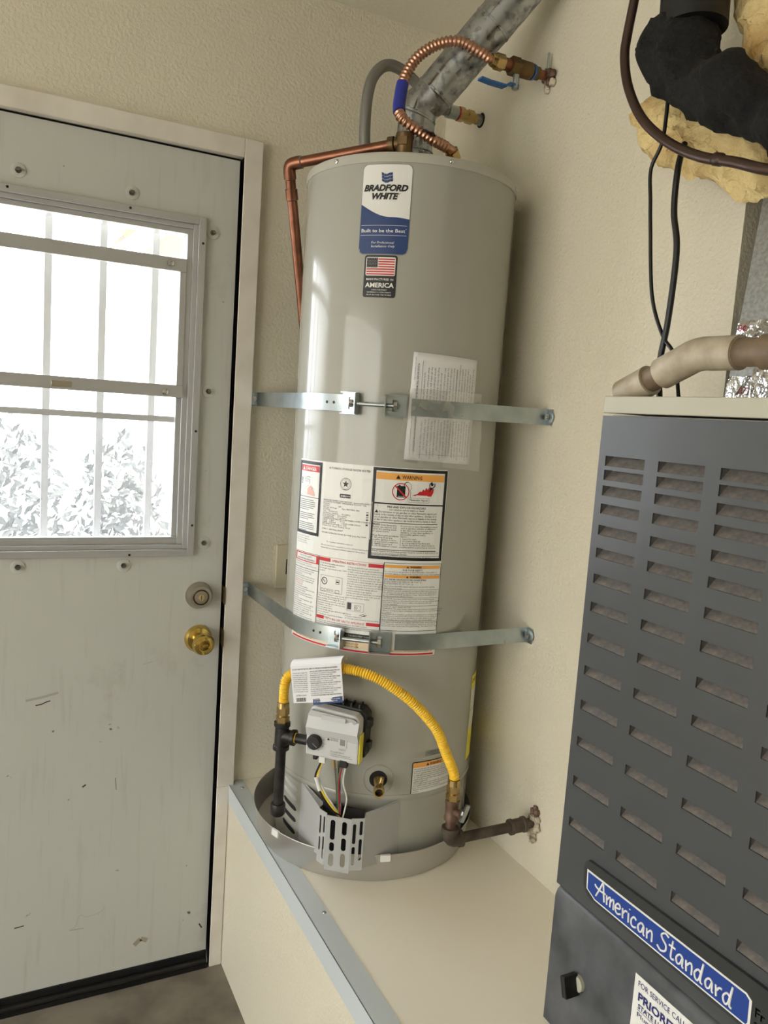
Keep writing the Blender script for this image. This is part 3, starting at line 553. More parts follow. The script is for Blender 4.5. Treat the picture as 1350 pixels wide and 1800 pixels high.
z = 1.1405
for l in RP:
    if l is None: crect(K, -.0020, z+.0026, .1165, z+.0032, H2); z -= .0016
    else: ctext(K, l, -.0018, z, .0041, H2); z -= .00385
K.build('black_print', 'label_black', big)['kind'] = 'stuff'; GR.build('grey_print', 'label_grey', big)['kind'] = 'stuff'; PK.build('pink_print', 'label_pink', big)
# small warning label near the drain
w2 = MB(); crr(w2, .0868, .6868, .1905, .7605, .003, H1); w2o = w2.build('warning_label', 'label_black', wh)
t = crr(MB(), .0888, .6888, .1890, .7585, .002, H2).build('label_face', 'label_white', w2o); t = crect(MB(), .0890, .7480, .1888, .7583, H3).build('orange_band', 'label_orange', w2o)
t = MB(); ctext(t, 'WARNING', .1290, .7500, .0085, H4, 0, .02, .032); cpoly(t, tri(.1240, .7500, .0036), H4)
para(t, ['•Do not block or in any way restrict flow of air into', '  located at the bottom front of the water heater.', '•Do not operate water heater with damaged, altered,', '  loosely tightened or altered outer/inner components.', '•Do not operate water heater with unauthorized', '  supply components other than original system of', '  original equipment.', '•Thoroughly inspect and replace the control every time the', '  door gasket and/or sight window gasket and door.', '  inner door is removed or disturbed.', '•Replace water heater if involved in flammable vapor', '  incident.'], .0905, .7430, .0048, .0046, h=H4, res=1)
t.build('lettering', 'label_black', w2o)
pw = crr(MB(), .1165, .7700, .1720, .7830, .003, H1).build('part_sticker', 'label_grey', wh); t = MB(); para(t, ['DESIGNED SAFE USE', 'THIS PRODUCT IS IN USA', 'WATER HEATER'], .1440, .7790, .0038, .0036, h=H3, align='CENTER'); t.build('lettering', 'label_black', pw)
eg = crect(MB(), .2700, .7180, .3950, .9180, H1).build('energy_label', 'label_yellow', wh); crect(MB(), .2720, .7900, .3930, .8850, H2).build('white_field', 'label_white', eg)
t = MB(); ctext(t, 'ENERGYGUIDE', .2740, .9000, .014, H2, 0, .01); crect(t, .2740, .835, .392, .8362, H3); t.build('lettering', 'label_black', eg)
# cap screws, side vent slots
for th in (-158.4, -98.5, -44.0):
    n = nrm(math.radians(th)); MB().lathe(Vector(A0)+n*.2310+V(0,0,1.983), n, [(0,.0048),(.001,.0048),(.0022,.0040),(.003,.002),(.0022,0)], 16).build('cap_screw', 'chrome', wh, True)
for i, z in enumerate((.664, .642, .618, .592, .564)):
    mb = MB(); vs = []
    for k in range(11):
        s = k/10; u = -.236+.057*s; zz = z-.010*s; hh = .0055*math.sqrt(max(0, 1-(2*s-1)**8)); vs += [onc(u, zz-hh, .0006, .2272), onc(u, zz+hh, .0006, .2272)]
    mb.add(vs, [(2*k, 2*k+2, 2*k+3, 2*k+1) for k in range(10)]).build('vent_slot', 'dark_slot' if i > 1 else 'shield_paint', wh)  # lower slots painted dark, upper pair painted pale as light reflected off the pan
# drain valve
dn = math.radians(-113.4); n = nrm(dn); tg = V(-n.y, n.x, 0); p0 = Vector(A0)+V(0,0,.7255)+n*TR
dv = MB().lathe(p0, n, [(.0003,.0),(.0012,.0165),(.0016,.0182),(.0003,.019)], 32).build('drain_valve', 'dark_slot', wh, True)
MB().lathe(p0, n, [(.0003,.0318),(.0012,.0322),(.0003,.0326)], 48).build('emboss_ring', 'cap_paint', dv, True)
ax = (n+V(0,0,-.12)).normalized(); MB().lathe(p0-ax*.004, ax, [(0,0),(0,.010),(.020,.010),(.022,.0085),(.038,.0085),(.040,.0118),(.054,.0118),(.054,.0085),(.044,.0075),(.044,0)], 28).build('valve_body', 'brass', dv, True)
MB().cyl(p0+ax*.030+V(0,0,.006)+tg*.003, p0+ax*.030+V(0,0,.022)+tg*.006, .0052, .0048, n=16).build('valve_stem', 'brass', dv, True)
MB().hexnut(p0+ax*.0415, p0+ax*.0418, .0072).build('valve_socket', 'pin_black', dv)
# burner shield ---------------------------------------------------------------------
def P(u_th, R, z): a = math.radians(u_th); return Vector((TX+R*math.cos(a), TY+R*math.sin(a), z))
zt_, zb_ = .660, .541
Q0, Q1, Q2, Q3, Q4 = P(-159.0, .2278, 0), P(-139.5, .272, 0), P(-134.8, .283, 0), P(-124.0, .2835, 0), P(-118.6, .277, 0); Q5 = P(-100.3, .2278, 0)
sh = MB()
def quadwall(a, b, za0, za1, zb0, zb1): sh.add([a+V(0,0,za0), b+V(0,0,zb0), b+V(0,0,zb1), a+V(0,0,za1)], [(0,1,2,3)])
quadwall(Q0, Q1, .545, .680, .562, .666); quadwall(Q4, Q5, .553, .664, .545, .676)
sh.add([Q0+V(0,0,.680), Q1+V(0,0,.666), Q1+V(0,0,.666)-nrm(math.radians(-139.5))*.020, Q0+V(0,0,.684)-nrm(math.radians(-150))*.001], [(0,1,2,3)])
sh.add([Q4+V(0,0,.664), Q5+V(0,0,.676), Q5+V(0,0,.680), Q4+V(0,0,.664)-nrm(math.radians(-118.6))*.020], [(0,1,2,3)])
sho = None
for (i0, i1) in ((0, 2), (1, 3)):
    w_ = MB()
    for fi in (i0, i1): w_.add([sh.v[k] for k in sh.f[fi]], [(0,1,2,3)])
    o_ = w_.build('burner_shield' if sho is None else 'shield_wing', 'shield_paint', wh if sho is None else sho); sd = o_.modifiers.new('thick', 'SOLIDIFY'); sd.thickness = .0012
    if sho is None: sho = o_
def slot(x, y0, y1, w): 
    r = w/2; out = []
    for k in range(7): a = PI*k/6; out.append((x+r*math.cos(a), y1-r+r*math.sin(a)))
    for k in range(7): a = PI+PI*k/6; out.append((x+r*math.cos(a), y0+r+r*math.sin(a)))
    return out
def facet(a, b, h0, h1, cols, name):
    ex = (b-a); w = ex.length; ex.normalize(); ey = V(0,0,1); ez = ex.cross(ey)
    holes = [slot(c*w, y0, y1, wd) for (c, y0, y1, wd) in cols]
    plate([(0,h0),(w,h0),(w,h1),(0,h1)], holes, .0014, (a, ex, ey, ez)).build(name, 'shield_paint', sho)
facet(Q1, Q2, .548, .664, [(.25,.612,.652,.0050),(.25,.575,.605,.0050),(.72,.618,.654,.0050),(.72,.560,.610,.0050)], 'slotted_facet')
facet(Q2, Q3, zb_, zt_, [(.26,.608,.652,.0105),(.26,.583,.603,.0105),(.26,.550,.578,.0105),(.73,.622,.652,.0105),(.73,.588,.616,.0105),(.73,.552,.582,.0105)], 'slotted_facet')
facet(Q3, Q4, .548, .662, [(.25,.606,.650,.0070),(.25,.560,.600,.0070),(.76,.625,.656,.0065),(.76,.570,.617,.0065)], 'slotted_facet')
MB().obox((Q2+Q3)/2+V(0,0,.61)-nrm(math.radians(-129))*.030, (Q3-Q2).normalized(), V(0,0,1), nrm(math.radians(-129)), .045, .06, .001).build('shield_back', 'dark_slot', sho)
MB().cyl(P(-131, .262, .60), P(-131, .258, .68), .006, n=14).build('burner_tube', 'chrome', wh, True)
# gas control ---------------------------------------------------------------------
GTH = math.radians(-134); gn = nrm(GTH); gr = V(-gn.y, gn.x, 0); gz = V(0,0,1); G0 = Vector(A0)+V(0,0,.834)
def G(r_, z_, d): return G0+gr*r_+gz*z_+gn*d          # d: distance from the heater axis
gh = MB(); prof = [(-.060,-.056),(-.060,.034),(-.050,.055),(-.044,.058),(.050,.050),(.058,.040),(.058,-.056)]
def extr(mb, prof, d0, d1, k0=1., k1=1.):
    n = len(prof); mb.add([G(x*k0, z_*k0, d0) for x, z_ in prof]+[G(x*k1, z_*k1, d1) for x, z_ in prof], [tuple(range(n)), tuple(reversed(range(n, 2*n)))]+[(k, k+n, (k+1) % n+n, (k+1) % n) for k in range(n)]); return mb
gc = MB(); prof2 = [(-.058,-.050),(-.058,.034),(-.050,.053),(-.042,.056),(.046,.050),(.056,.040),(.057,-.052)]
gco = extr(gc, prof2, .262, .290).build('gas_control', 'plastic_grey', wh, bevel=.004)
up = MB(); up.add([G(x, z_, d) for (x, z_, d) in ((-.056,.034,.290),(-.046,.050,.298),(.046,.045,.298),(.055,.036,.290),(.055,.012,.298),(-.057,.012,.298),(.056,-.006,.290),(-.058,-.006,.290))], [(0,5,4,3),(0,3,2,1),(5,7,6,4)]).build('cover_ridge', 'plastic_grey', gco)
extr(MB(), [(-.052,-.048),(-.054,.040),(-.040,.060),(.050,.056),(.062,.044),(.062,-.046)], .2290, .264).build('rear_housing', 'black_plastic', gco, bevel=.003)
for k in range(5): MB().obox(G(-.028+k*.018, .060, .250), gr, gz, gn, .0015, .004, .012).build('housing_rib', 'black_plastic', gco)
for z_ in (.026, -.022): MB().obox(G(.064, z_, .250), gr, gz, gn, .006, .009, .010).build('housing_clip', 'black_plastic', gco, bevel=.002)
kn = G(-.0375, -.018, .290); MB().lathe(kn, gn, [(0,.0158),(.010,.0150),(.012,.0135),(.012,0)], 32).build('control_knob', 'black_plastic', gco, True)
MB().obox(kn+gn*.0125+gr*.004-gz*.004, (gr-gz*.75).normalized(), (gr*.75+gz).normalized(), gn, .006, .0007, .0004).build('knob_pointer', 'label_grey', gco)
MB().obox(G(.0225, -.010, .2905), gr, gz, gn, .0095, .0105, .001).build('status_window', 'plastic_grey', gco, bevel=.001); MB().obox(G(.0225, -.0095, .2918), gr, gz, gn, .0055, .006, .0004).build('status_lens', 'label_grey', gco)
for (x, z_) in ((-.046, .044), (.045, .038)): MB().lathe(G(x, z_, .290), gn, [(0,.0055),(.0025,.005),(.0025,0)], 16).build('cover_screw', 'zinc', gco, True)
MB().obox(G(.0582, -.020, .277), gn, gz, gr, .011, .030, .0006).build('yellow_sticker', 'label_yellow', gco)
t = MB()
def gtext(mb, body, x, z_, size, width=None, d=.2908, align='LEFT', bold=0.):
    vs, fs = text2d(body, size, 0, bold, 1, width, align); mb.add([G(x+v.x, z_+v.y, d) for v in vs], fs)
gtext(t, 'STATUS', .0225, -.0265, .0042, align='CENTER'); gtext(t, 'VACATION', -.052, .0005, .003); gtext(t, 'PILOT', -.036, .0020, .003); gtext(t, 'LOW', -.024, -.001, .003); gtext(t, 'HOT', -.018, -.021, .003); gtext(t, 'VERY', -.054, -.034, .003); gtext(t, 'HOT', -.054, -.037, .003)
gtext(t, 'OPERATING TEMP', -.004, -.006, .0036); gtext(t, 'SEE INSTRUCTIONS', -.004, -.010, .0036); gtext(t, 'TO LIGHT PILOT:', -.003, -.034, .0040); gtext(t, '1. Turn knob to PILOT and press in fully', -.003, -.0385, .0032, .044); gtext(t, '2. Push igniter; hold knob until lit', -.003, -.0422, .0032, .048)
MBt = MB().add([G(x, z_, .2908) for x, z_ in tri(-.0085, -.010, .003)], [(0,1,2)]); t.add(MBt.v, MBt.f)
for a in (95, 60, 20, -25, -65, -95, 130): 
    c_ = Vector((math.cos(math.radians(a)), math.sin(math.radians(a)))); t.add([G(-.0375+c_.x*r_+o_*c_.y, -.018+c_.y*r_-o_*c_.x, .2908) for r_, o_ in ((.0175,.0004),(.0205,.0004),(.0205,-.0004),(.0175,-.0004))], [(0,1,2,3)])
t.build('lettering', 'ink', gco)
t = MB(); t.obox(G(.002, .0385, .2975), gr, gz, gn, .026, .0045, .0003); t.build('name_plate', 'plastic_grey', gco)
MB().obox(G(-.038, -.054, .280), gr, gz, gn, .0045, .0055, .006).build('connector', 'black_plastic', gco, bevel=.001); MB().obox(G(-.022, -.057, .282), gr, gz, gn, .007, .007, .004).build('connector', 'wire_white', gco, bevel=.001)
MB().obox(G(.026, -.055, .284), gr, gz, gn, .0080, .008, .006).build('connector', 'black_plastic', gco, bevel=.001)
MB().obox(G(-.002, -.066, .262), gr, gz, gn, .006, .014, .0008).build('brass_bracket', 'brass', gco)
def wire(pts, r, m): MB().tube(spline(pts, .004), r, 8).build('wire', m, wh, True)
e0 = P(-130.0, .270, .655); e1 = P(-130.2, .262, .62)
wire([G(-.022,-.062,.282), P(-140.0,.286,.735), P(-136.5,.287,.705), P(-132.5,.283,.678), e0, e1], .0026, 'wire_yellow'); wire([G(-.024,-.062,.283), P(-140.8,.287,.735), P(-137.2,.288,.703), P(-132.8,.284,.674), e0+V(.002,0,0), e1], .0026, 'black_plastic')
wire([G(-.020,-.062,.281), P(-139.5,.285,.738), P(-136,.286,.708), P(-132.4,.282,.682), e0, e1], .0020, 'wire_white')
MB().tube([P(-140.4,.2875,.738), P(-138.2,.288,.712)], .0052, 10).build('wire_sleeve', 'wire_white', wh, True)
wire([G(.023,-.062,.284), P(-130.6,.284,.735), P(-129.8,.281,.690), e0, e1], .0018, 'wire_red'); wire([G(.021,-.062,.284), P(-131.0,.284,.735), P(-130.4,.281,.690), e0, e1], .0018, 'wire_green')
wire([G(.030,-.062,.284), P(-128.6,.285,.738), P(-126.8,.284,.705), P(-127.6,.279,.672), e1], .0016, 'wire_white'); wire([G(.005,-.05,.262), P(-131.6,.262,.70), P(-131.4,.260,.65)], .0045, 'chrome'); wire([G(-.004,-.05,.262), P(-132.6,.258,.70), P(-132.4,.257,.66)], .003, 'chrome')

# ------------------------------------------------------------------ drain pan
PX, PY = -.263, -.302
pn = thing('drain_pan', (PX, PY, ZP), 'round shallow metal drain pan under the water heater', 'drain pan')
MB().lathe((PX,PY,ZP+.0005), UP, [(0,0),(0,.2480),(.004,.2508),(.062,.2602),(.0645,.2615),(.0660,.2605),(.0645,.2590),(.008,.2500),(.006,.2460),(.0055,0)], 160).build('pan_body', 'pan_metal', pn, True)
for th in (-162, -104): 
    a = nrm(math.radians(th)); MB().obox(Vector((PX,PY,ZP+.059))+a*.2605, V(-a.y,a.x,0), V(0,0,1), a, .011, .0075, .0032).build('rim_clip', 'label_white', pn, bevel=.001)

# ------------------------------------------------------------------ tension straps
def strap(zc, label):
    s = thing('tank_strap', (-.36, -.50, zc-.017), label, 'strap', 'earthquake straps on the heater')
    hw = .017; r0 = .2322
    def band(path, nm, holes=()):
        mb = MB(); vs = []
        for q, nn in path: vs += [q+V(0,0,zc-hw), q+V(0,0,zc+hw), q+nn*.0016+V(0,0,zc+hw), q+nn*.0016+V(0,0,zc-hw)]
        fs = []
        for k in range(len(path)-1):
            a, b = 4*k, 4*k+4
            fs += [(a,b,b+1,a+1), (a+1,b+1,b+2,a+2), (a+2,b+2,b+3,a+3), (a+3,b+3,b,a)]
        fs += [(3,2,1,0), (len(vs)-4, len(vs)-3, len(vs)-2, len(vs)-1)]
        return mb.add(vs, fs).build(nm, 'zinc', s, True, ang=30)
    xl = TX-r0; yl = TY-r0
    pathL = [(V(xl-.018,-.003,0), V(0,-1,0)), (V(xl-.001,-.003,0), V(-.5,-.8,0)), (V(xl,-.008,0), V(-1,0,0)), (V(xl,-.16,0), V(-1,0,0))]+[(Vector((TX+r0*math.cos(t), TY+r0*math.sin(t), 0)), nrm(t)) for t in [math.radians(180+k*41/24) for k in range(25)]]
    pathR = [(Vector((TX+r0*math.cos(t), TY+r0*math.sin(t), 0)), nrm(t)) for t in [math.radians(-110+k*20/14) for k in range(15)]]+[(V(-.12,yl,0), V(0,-1,0)), (V(-.008,yl,0), V(0,-1,0)), (V(-.003,yl-.001,0), V(-.8,-.5,0)), (V(-.003,yl-.020,0), V(-1,0,0))]
    bL = band(pathL, 'band'); bR = band(pathR, 'band')
    for th in (-155, -150.5):
        n = nrm(math.radians(th)); MB().cyl(Vector((TX,TY,zc))+n*(r0+.0012), Vector((TX,TY,zc))+n*(r0+.0021), .0030, n=14).build('strap_hole', 'pin_black', bL)
    for sgn, th in ((1, -140.5), (-1, -117.5)):
        n = nrm(math.radians(th)); tg = V(-n.y, n.x, 0)*sgn; c_ = Vector((TX,TY,zc))+n*(r0+.003); dx = (.0175 if sgn > 0 else .0215)
        br = plate([(-dx,-.021),(dx,-.021),(dx,.021),(-dx,.021)], [rrect(-.004,-.012,.0075,.012,.002,3)], .002, (c_, tg, V(0,0,1), n if sgn > 0 else n))
        br.obox(c_+tg*dx+n*.009, n, V(0,0,1), tg, .010, .021, .0011).obox(c_+V(0,0,.021)+n*.006, tg, n, V(0,0,1), dx, .006, .001).obox(c_+V(0,0,-.021)+n*.006, tg, n, V(0,0,1), dx, .006, .001)
        bo = br.build('tension_bracket', 'zinc', s); MB().obox(c_+tg*.001-V(0,0,0)+n*.0005, tg, V(0,0,1), n, .0045, .004, .003).build('tab', 'chrome', bo, bevel=.001)
    a = Vector((TX,TY,zc))+nrm(math.radians(-137.5))*(r0+.011); b = Vector((TX,TY,zc))+nrm(math.radians(-117))*(r0+.011); d = (b-a).normalized()
    bt = MB().cyl(a-d*.010, b+d*.002, .0042, n=12).build('tension_bolt', 'zinc', s, True); MB().hexnut(b-d*.006, b+d*.001, .0085).build('nut', 'chrome', bt); MB().hexnut(a-d*.010, a-d*.004, .0085).build('nut', 'chrome', bt)
    for c_, n in ((V(xl-.011,-.0045,zc), V(0,-1,0)), (V(-.0045,yl-.012,zc), V(-1,0,0))):
        w = MB().lathe(c_, n, [(-.0015,.0135),(.0008,.0135),(.0012,.012),(.0012,0)], 24).build('washer', 'zinc', s, True); MB().hexnut(c_+n*.001, c_+n*.007, .0068).cyl(c_+n*.007, c_+n*.010, .0035, n=12).build('lag_bolt', 'chrome', w)
    return s
strap(1.5075, 'upper galvanized steel strap around the heater, holding the paper packet')
strap(1.0250, 'lower galvanized steel strap across the foot of the instruction label')
# manual in a plastic bag tucked under the upper strap
mp = thing('manual_packet', onc(.095, 1.40, .004), 'folded instruction sheets in a clear plastic bag under the upper strap', 'manual')
def sheet(mb, q, h, n=14, wob=0.):
    vs = []; fs = []; (u0,z0),(u1,z1),(u2,z2),(u3,z3) = q   # bl br tr tl
    m = 14
    for i in range(n+1):
        for j in range(m+1):
            s, t_ = i/n, j/m; u = (u0*(1-s)+u1*s)*(1-t_)+(u3*(1-s)+u2*s)*t_; z_ = (z0*(1-s)+z1*s)*(1-t_)+(z3*(1-s)+z2*s)*t_
            vs.append(onc(u, z_, h+(wob*noise.noise(Vector((u*38, z_*38, 3.1))) if wob else 0)))
    for i in range(n):
        for j in range(m): a = i*(m+1)+j; fs.append((a, a+m+1, a+m+2, a+1))
    return mb.add(vs, fs)
SQ = [(.0205,1.4030),(.1725,1.3975),(.1730,1.6125),(.0260,1.6165)]
po = sheet(MB(), SQ, .0022).build('paper', 'paper', mp, True); sd = po.modifiers.new('thick', 'SOLIDIFY'); sd.thickness = .0012
t = MB(); rr = random.Random(4); words = 'water heater installation instructions must be followed before the use of gas pipe and relief valve drain line shall be checked for proper service by a qualified agency and kept dry at all times'.split()
def line(u, z0, ln, size, bold=0., body=None):
    if body is None:
        body = ''
        while len(body)*size*.48 < ln: body += rr.choice(words)+' '
    ctext(t, body.strip(), u, z0, size, h=.0027, bold=bold, width=ln, rot=1, res=1)
line(.0355, 1.594, .072, .0052, .015, 'PLEASE RETAIN THIS MANUAL IN A'); line(.0365, 1.492, .072, .0052, .015, 'LOCATION FOR FUTURE REFERENCE'); line(.0300, 1.607, .045, .004); crect(t, .0455, 1.524, .0461, 1.600, .0027); crect(t, .0300, 1.412, .0305, 1.49, .0027); crect(t, .0380, 1.412, .0386, 1.49, .0027)
for k in range(17):
    u = .050+k*.0070; bo = .02 if k in (10,) else 0
    line(u, 1.590+.0006*(k-8)*.5-(.010 if k % 5 == 0 else 0)+(.008 if k in (10, 11) else 0), .075-(.01 if k % 4 == 0 else 0), .0050, bo)
    line(u, 1.486-(.005 if k % 3 == 0 else 0), .074-(.012 if k % 4 == 1 else 0), .0050, bo)
crect(t, .0480, 1.4150, .1690, 1.4154, .0027)
t.build('lettering', 'paper_ink', po)
bgm = sheet(MB(), [(-.0030,1.4000),(.2060,1.3835),(.1920,1.5450),(.0260,1.5450)], .0052, 26, .004).build('plastic_bag', 'bag_plastic', mp, True)

# ------------------------------------------------------------------ gas train
tee = V(-.517, -.405, .797)
st_ = thing('sediment_trap', (-.517, -.405, .62), 'black iron gas tee and drip leg beside the control valve', 'gas pipe')
lf = (Vector((TX,TY,0))+gn*.25-tee); lf.z = 0; lf.normalize()
t = MB().lathe(tee-V(0,0,.030), UP, [(0,.0150),(0,.0175),(.008,.0175),(.010,.0150),(.050,.0150),(.052,.0175),(.060,.0175),(.060,.0120)], 28); t.lathe(tee, lf, [(.0,.0145),(.022,.0145),(.024,.0172),(.031,.0172),(.031,.012)], 28).build('tee', 'black_iron', st_, True)
MB().cyl(tee+lf*.024, tee+lf*.078, .0107, n=24).build('nipple', 'black_iron', st_, True); MB().lathe(tee+lf*.0312, lf, [(0,.0107),(0,.0112),(.0025,.0112),(.0025,.0107)], 20).build('thread_seal', 'hose_yellow', st_)
MB().cyl(tee-V(0,0,.028), tee-V(0,0,.165), .0110, n=24).build('drip_leg', 'black_iron', st_, True)
MB().lathe(tee-V(0,0,.152), (0,0,-1), [(0,.0115),(0,.0150),(.004,.0162),(.022,.0162),(.027,.012),(.028,0)], 24).build('drip_cap', 'black_iron', st_, True)
# yellow hose
gv = V(-.208, -.612, .70)
hz_ = thing('gas_hose', gv, 'yellow corrugated gas hose arching over the front of the heater', 'gas hose')
hp = [tee+V(0,0,.075), tee+V(.000,-.001,.110), tee+V(.006,-.006,.132), tee+V(.022,-.030,.151), P(-146,.287,.965), P(-132.5,.288,.978), P(-118.3,.289,.967), P(-104,.290,.9235), P(-92,.291,.861), P(-86.5,.294,.806), gv+V(-.002,.001,.060), gv+V(0,0,.034)]
hs_ = spline(hp, .00115)
MB().tube(hs_, lambda L: .0093+.0017*math.cos(2*PI*L/.0050), 18).build('hose', 'hose_yellow', hz_, True, ang=80)
for q, dz in ((tee, .030), (gv, .002)):
    b = MB().hexnut(q+V(0,0,dz), q+V(0,0,dz+.014), .0148).cyl(q+V(0,0,dz+.013), q+V(0,0,dz+.018), .0105, n=18); b.hexnut(q+V(0,0,dz+.018), q+V(0,0,dz+.032), .0140).cyl(q+V(0,0,dz+.032), q+V(0,0,dz+.044), .0132, .0124, n=20)
    b.build('flare_nut', 'brass', hz_)
tg_ = MB(); ts = []
for th, R, z_ in ((-155.9, .2925, .971), (-131.2, .2925, .9935)): pass
TT = [P(-153.3,.308,.9645), P(-131.3,.308,.9955), P(-129.4,.308,.919), P(-150.5,.308,.890)]
def tagp(s, t_, off=0.):
    a = TT[0]*(1-s)+TT[1]*s; b = TT[3]*(1-s)+TT[2]*s; q = a*(1-t_)+b*t_; n = nrm(math.radians(-143)); return q+n*(.004*math.sin(PI*s)*t_+off)
vs = []
for i in range(9):
    for j in range(9): vs.append(tagp(i/8, j/8))
fs = [(i*9+j, i*9+j+1, i*9+j+10, i*9+j+9) for i in range(8) for j in range(8)]
# the fold over the hose
n_ = nrm(math.radians(-143))
for i in range(9):
    for j in range(7): a = PI*j/6; c_ = tagp(i/8, 0)-n_*.0125; vs.append(c_+n_*.0125*math.cos(a)+V(0,0,.0115*math.sin(a)))
fs += [(81+i*7+j, 81+(i+1)*7+j, 81+(i+1)*7+j+1, 81+i*7+j+1) for i in range(8) for j in range(6)]
tgo = MB().add(vs, fs).build('paper_tag', 'paper', hz_, True)
t = MB(); W_ = (TT[1]-TT[0]).length; Ht = (TT[3]-TT[0]).length
def tagtext(mb, body, x, y, size, width=None, bold=0.):
    v2, f2 = text2d(body, size, 0, bold, 1, width); mb.add([tagp((x+v.x)/W_, (y-v.y)/Ht, .0006) for v in v2], f2)
TL_ = ['DO NOT REMOVE THIS TAG. READ ALL INSTRUCTIONS BEFORE INSTALLING', 'USE ONLY NEW CONNECTORS', 'DO NOT BEND SHARPLY OR KINK', 'CHECK FOR LEAKS WITH SOAP', 'DO NOT REUSE OR ALTER', 'TIGHTEN BOTH ENDS FIRMLY', 'WITHOUT TWISTING THE HOSE', 'KEEP AWAY FROM SPARKS', 'MUST STAY ACCESSIBLE']
tagtext(t, TL_[0], .005, .009, .004, W_*.88, .01)
for k in range(10):
    tagtext(t, TL_[1+k % 8], .004 if k < 99 else 0, .0165+k*.0042, .0032, W_*.30)
for k in range(13): tagtext(t, TL_[1+(k*3) % 8]+' '+TL_[1+(k*5+2) % 8], W_*.39, .0145+k*.0040, .0034, W_*(.58-.07*(k % 3)), .012 if k % 3 == 0 else 0)
tagtext(t, '20743110009', .009, .0625, .0050, W_*.22)
for k in range(15): x = .009+k*.0017; t.add([tagp(q[0]/W_, q[1]/Ht, .0006) for q in ((x,.0655),(x,.0735),(x+(.0006+.0006*((k*7) % 3 == 0)),.0735),(x+(.0006+.0006*((k*7) % 3 == 0)),.0655))], [(0,1,2,3)])
t.build('lettering', 'ink', tgo)
t = MB(); q_ = [(W_*.42,.0690),(W_*.985,.0665),(W_*.985,.0790),(W_*.42,.0810)]; t.add([tagp(a/W_, b/Ht, .0007) for a, b in q_], [(3,2,1,0)]); t.build('navy_panel', 'label_navy', tgo)
t = MB(); tagtext(t, 'DANGER: DO NOT USE AFTER FIRE OR QUAKE', W_*.44, .0715, .003, W_*.5); tagtext(t, 'SHUT OFF GAS BEFORE ANY WORK ON THE LINE', W_*.44, .0755, .003, W_*.45)
for v in t.v: v += n_*.0004
t.build('white_lettering', 'label_white', tgo)
# supply pipe from the wall with shutoff
gs = thing('gas_supply_pipe', (-.208, -.612, .62), 'old iron gas pipe from the wall with brown shutoff valve', 'gas pipe')
EL = V(-.208, -.612, .6205); GWY = -.6293
MB().lathe(gv+V(0,0,.002), (0,0,-1), [(0,.0120),(0,.0150),(.006,.0158),(.010,.0142),(.034,.0142),(.038,.0158),(.044,.0150),(.044,.010)], 20).cyl(gv+V(.0,-.006,-.020), gv+V(.006,-.026,-.020), .0075, n=16).build('shutoff_valve', 'valve_brown', gs, True)
MB().hexnut(gv+V(.008,-.016,-.020), gv+V(.014,-.026,-.020), .0075).obox(gv+V(.014,-.028,-.018), V(.3,-.1,1).normalized(), V(0,1,0), V(1,0,-.3).normalized(), .019, .003, .0045).build('valve_lever', 'zinc', gs)
MB().cyl(gv+V(0,0,-.040), EL+V(0,0,.012), .0108, n=20).build('nipple', 'valve_brown', gs, True)
eb = spline([EL+V(0,0,.020), EL+V(0,0,.004), EL+V(.006,-.0006,-.006), EL+V(.018,-.0012,-.008), EL+V(.030,-.0018,-.007)], .004)
MB().tube(eb, .0160, 20).lathe(EL+V(0,0,.012), UP, [(0,.016),(0,.0182),(.009,.0182),(.009,.011)], 22).lathe(EL+V(.020,-.0012,-.0078), (1,-.06,.02), [(0,.016),(0,.0182),(.009,.0182),(.009,.011)], 22).build('elbow', 'rusty_iron', gs, True)
PW = V(-.004, GWY, .6245); pa = EL+V(.026,-.0016,-.0075)
MB().cyl(pa, PW, .0110, n=22).build('pipe', 'rusty_iron', gs, True); d = (PW-pa).normalized()
MB().lathe(PW-d*.060, d, [(0,.011),(0,.0172),(.006,.0172),(.008,.0152),(.030,.0152),(.032,.0172),(.038,.0172),(.038,.011)], 22).build('coupling', 'rusty_iron', gs, True)
def rough_patch(name, x, y, z, r, m, parent, seed, n=16):
    q = random.Random(seed); mb = MB()
    for k in range(n): a = q.uniform(0, 2*PI); rr_ = r*q.uniform(.55, 1.1); mb.sphere((x-.002-q.uniform(0,.006), y+rr_*math.cos(a), z+rr_*math.sin(a)), q.uniform(.003,.0085), 8, (1,1.1,1.1), .5)
    mb.build(name, m, parent, True)
rough_patch('broken_plaster', 0, GWY, .6245, .017, 'plaster', wr, 3, 22); rough_patch('broken_plaster', 0, GWY+.001, .595, .010, 'plaster', wr, 5, 8); rough_patch('rust_lump', 0, GWY-.004, .646, .010, 'valve_brown', wr, 8, 7)
MB().cyl((-.0012,GWY,.6205), (.0,GWY,.6205), .019, n=20).build('wall_hole', 'dark_slot', wr)

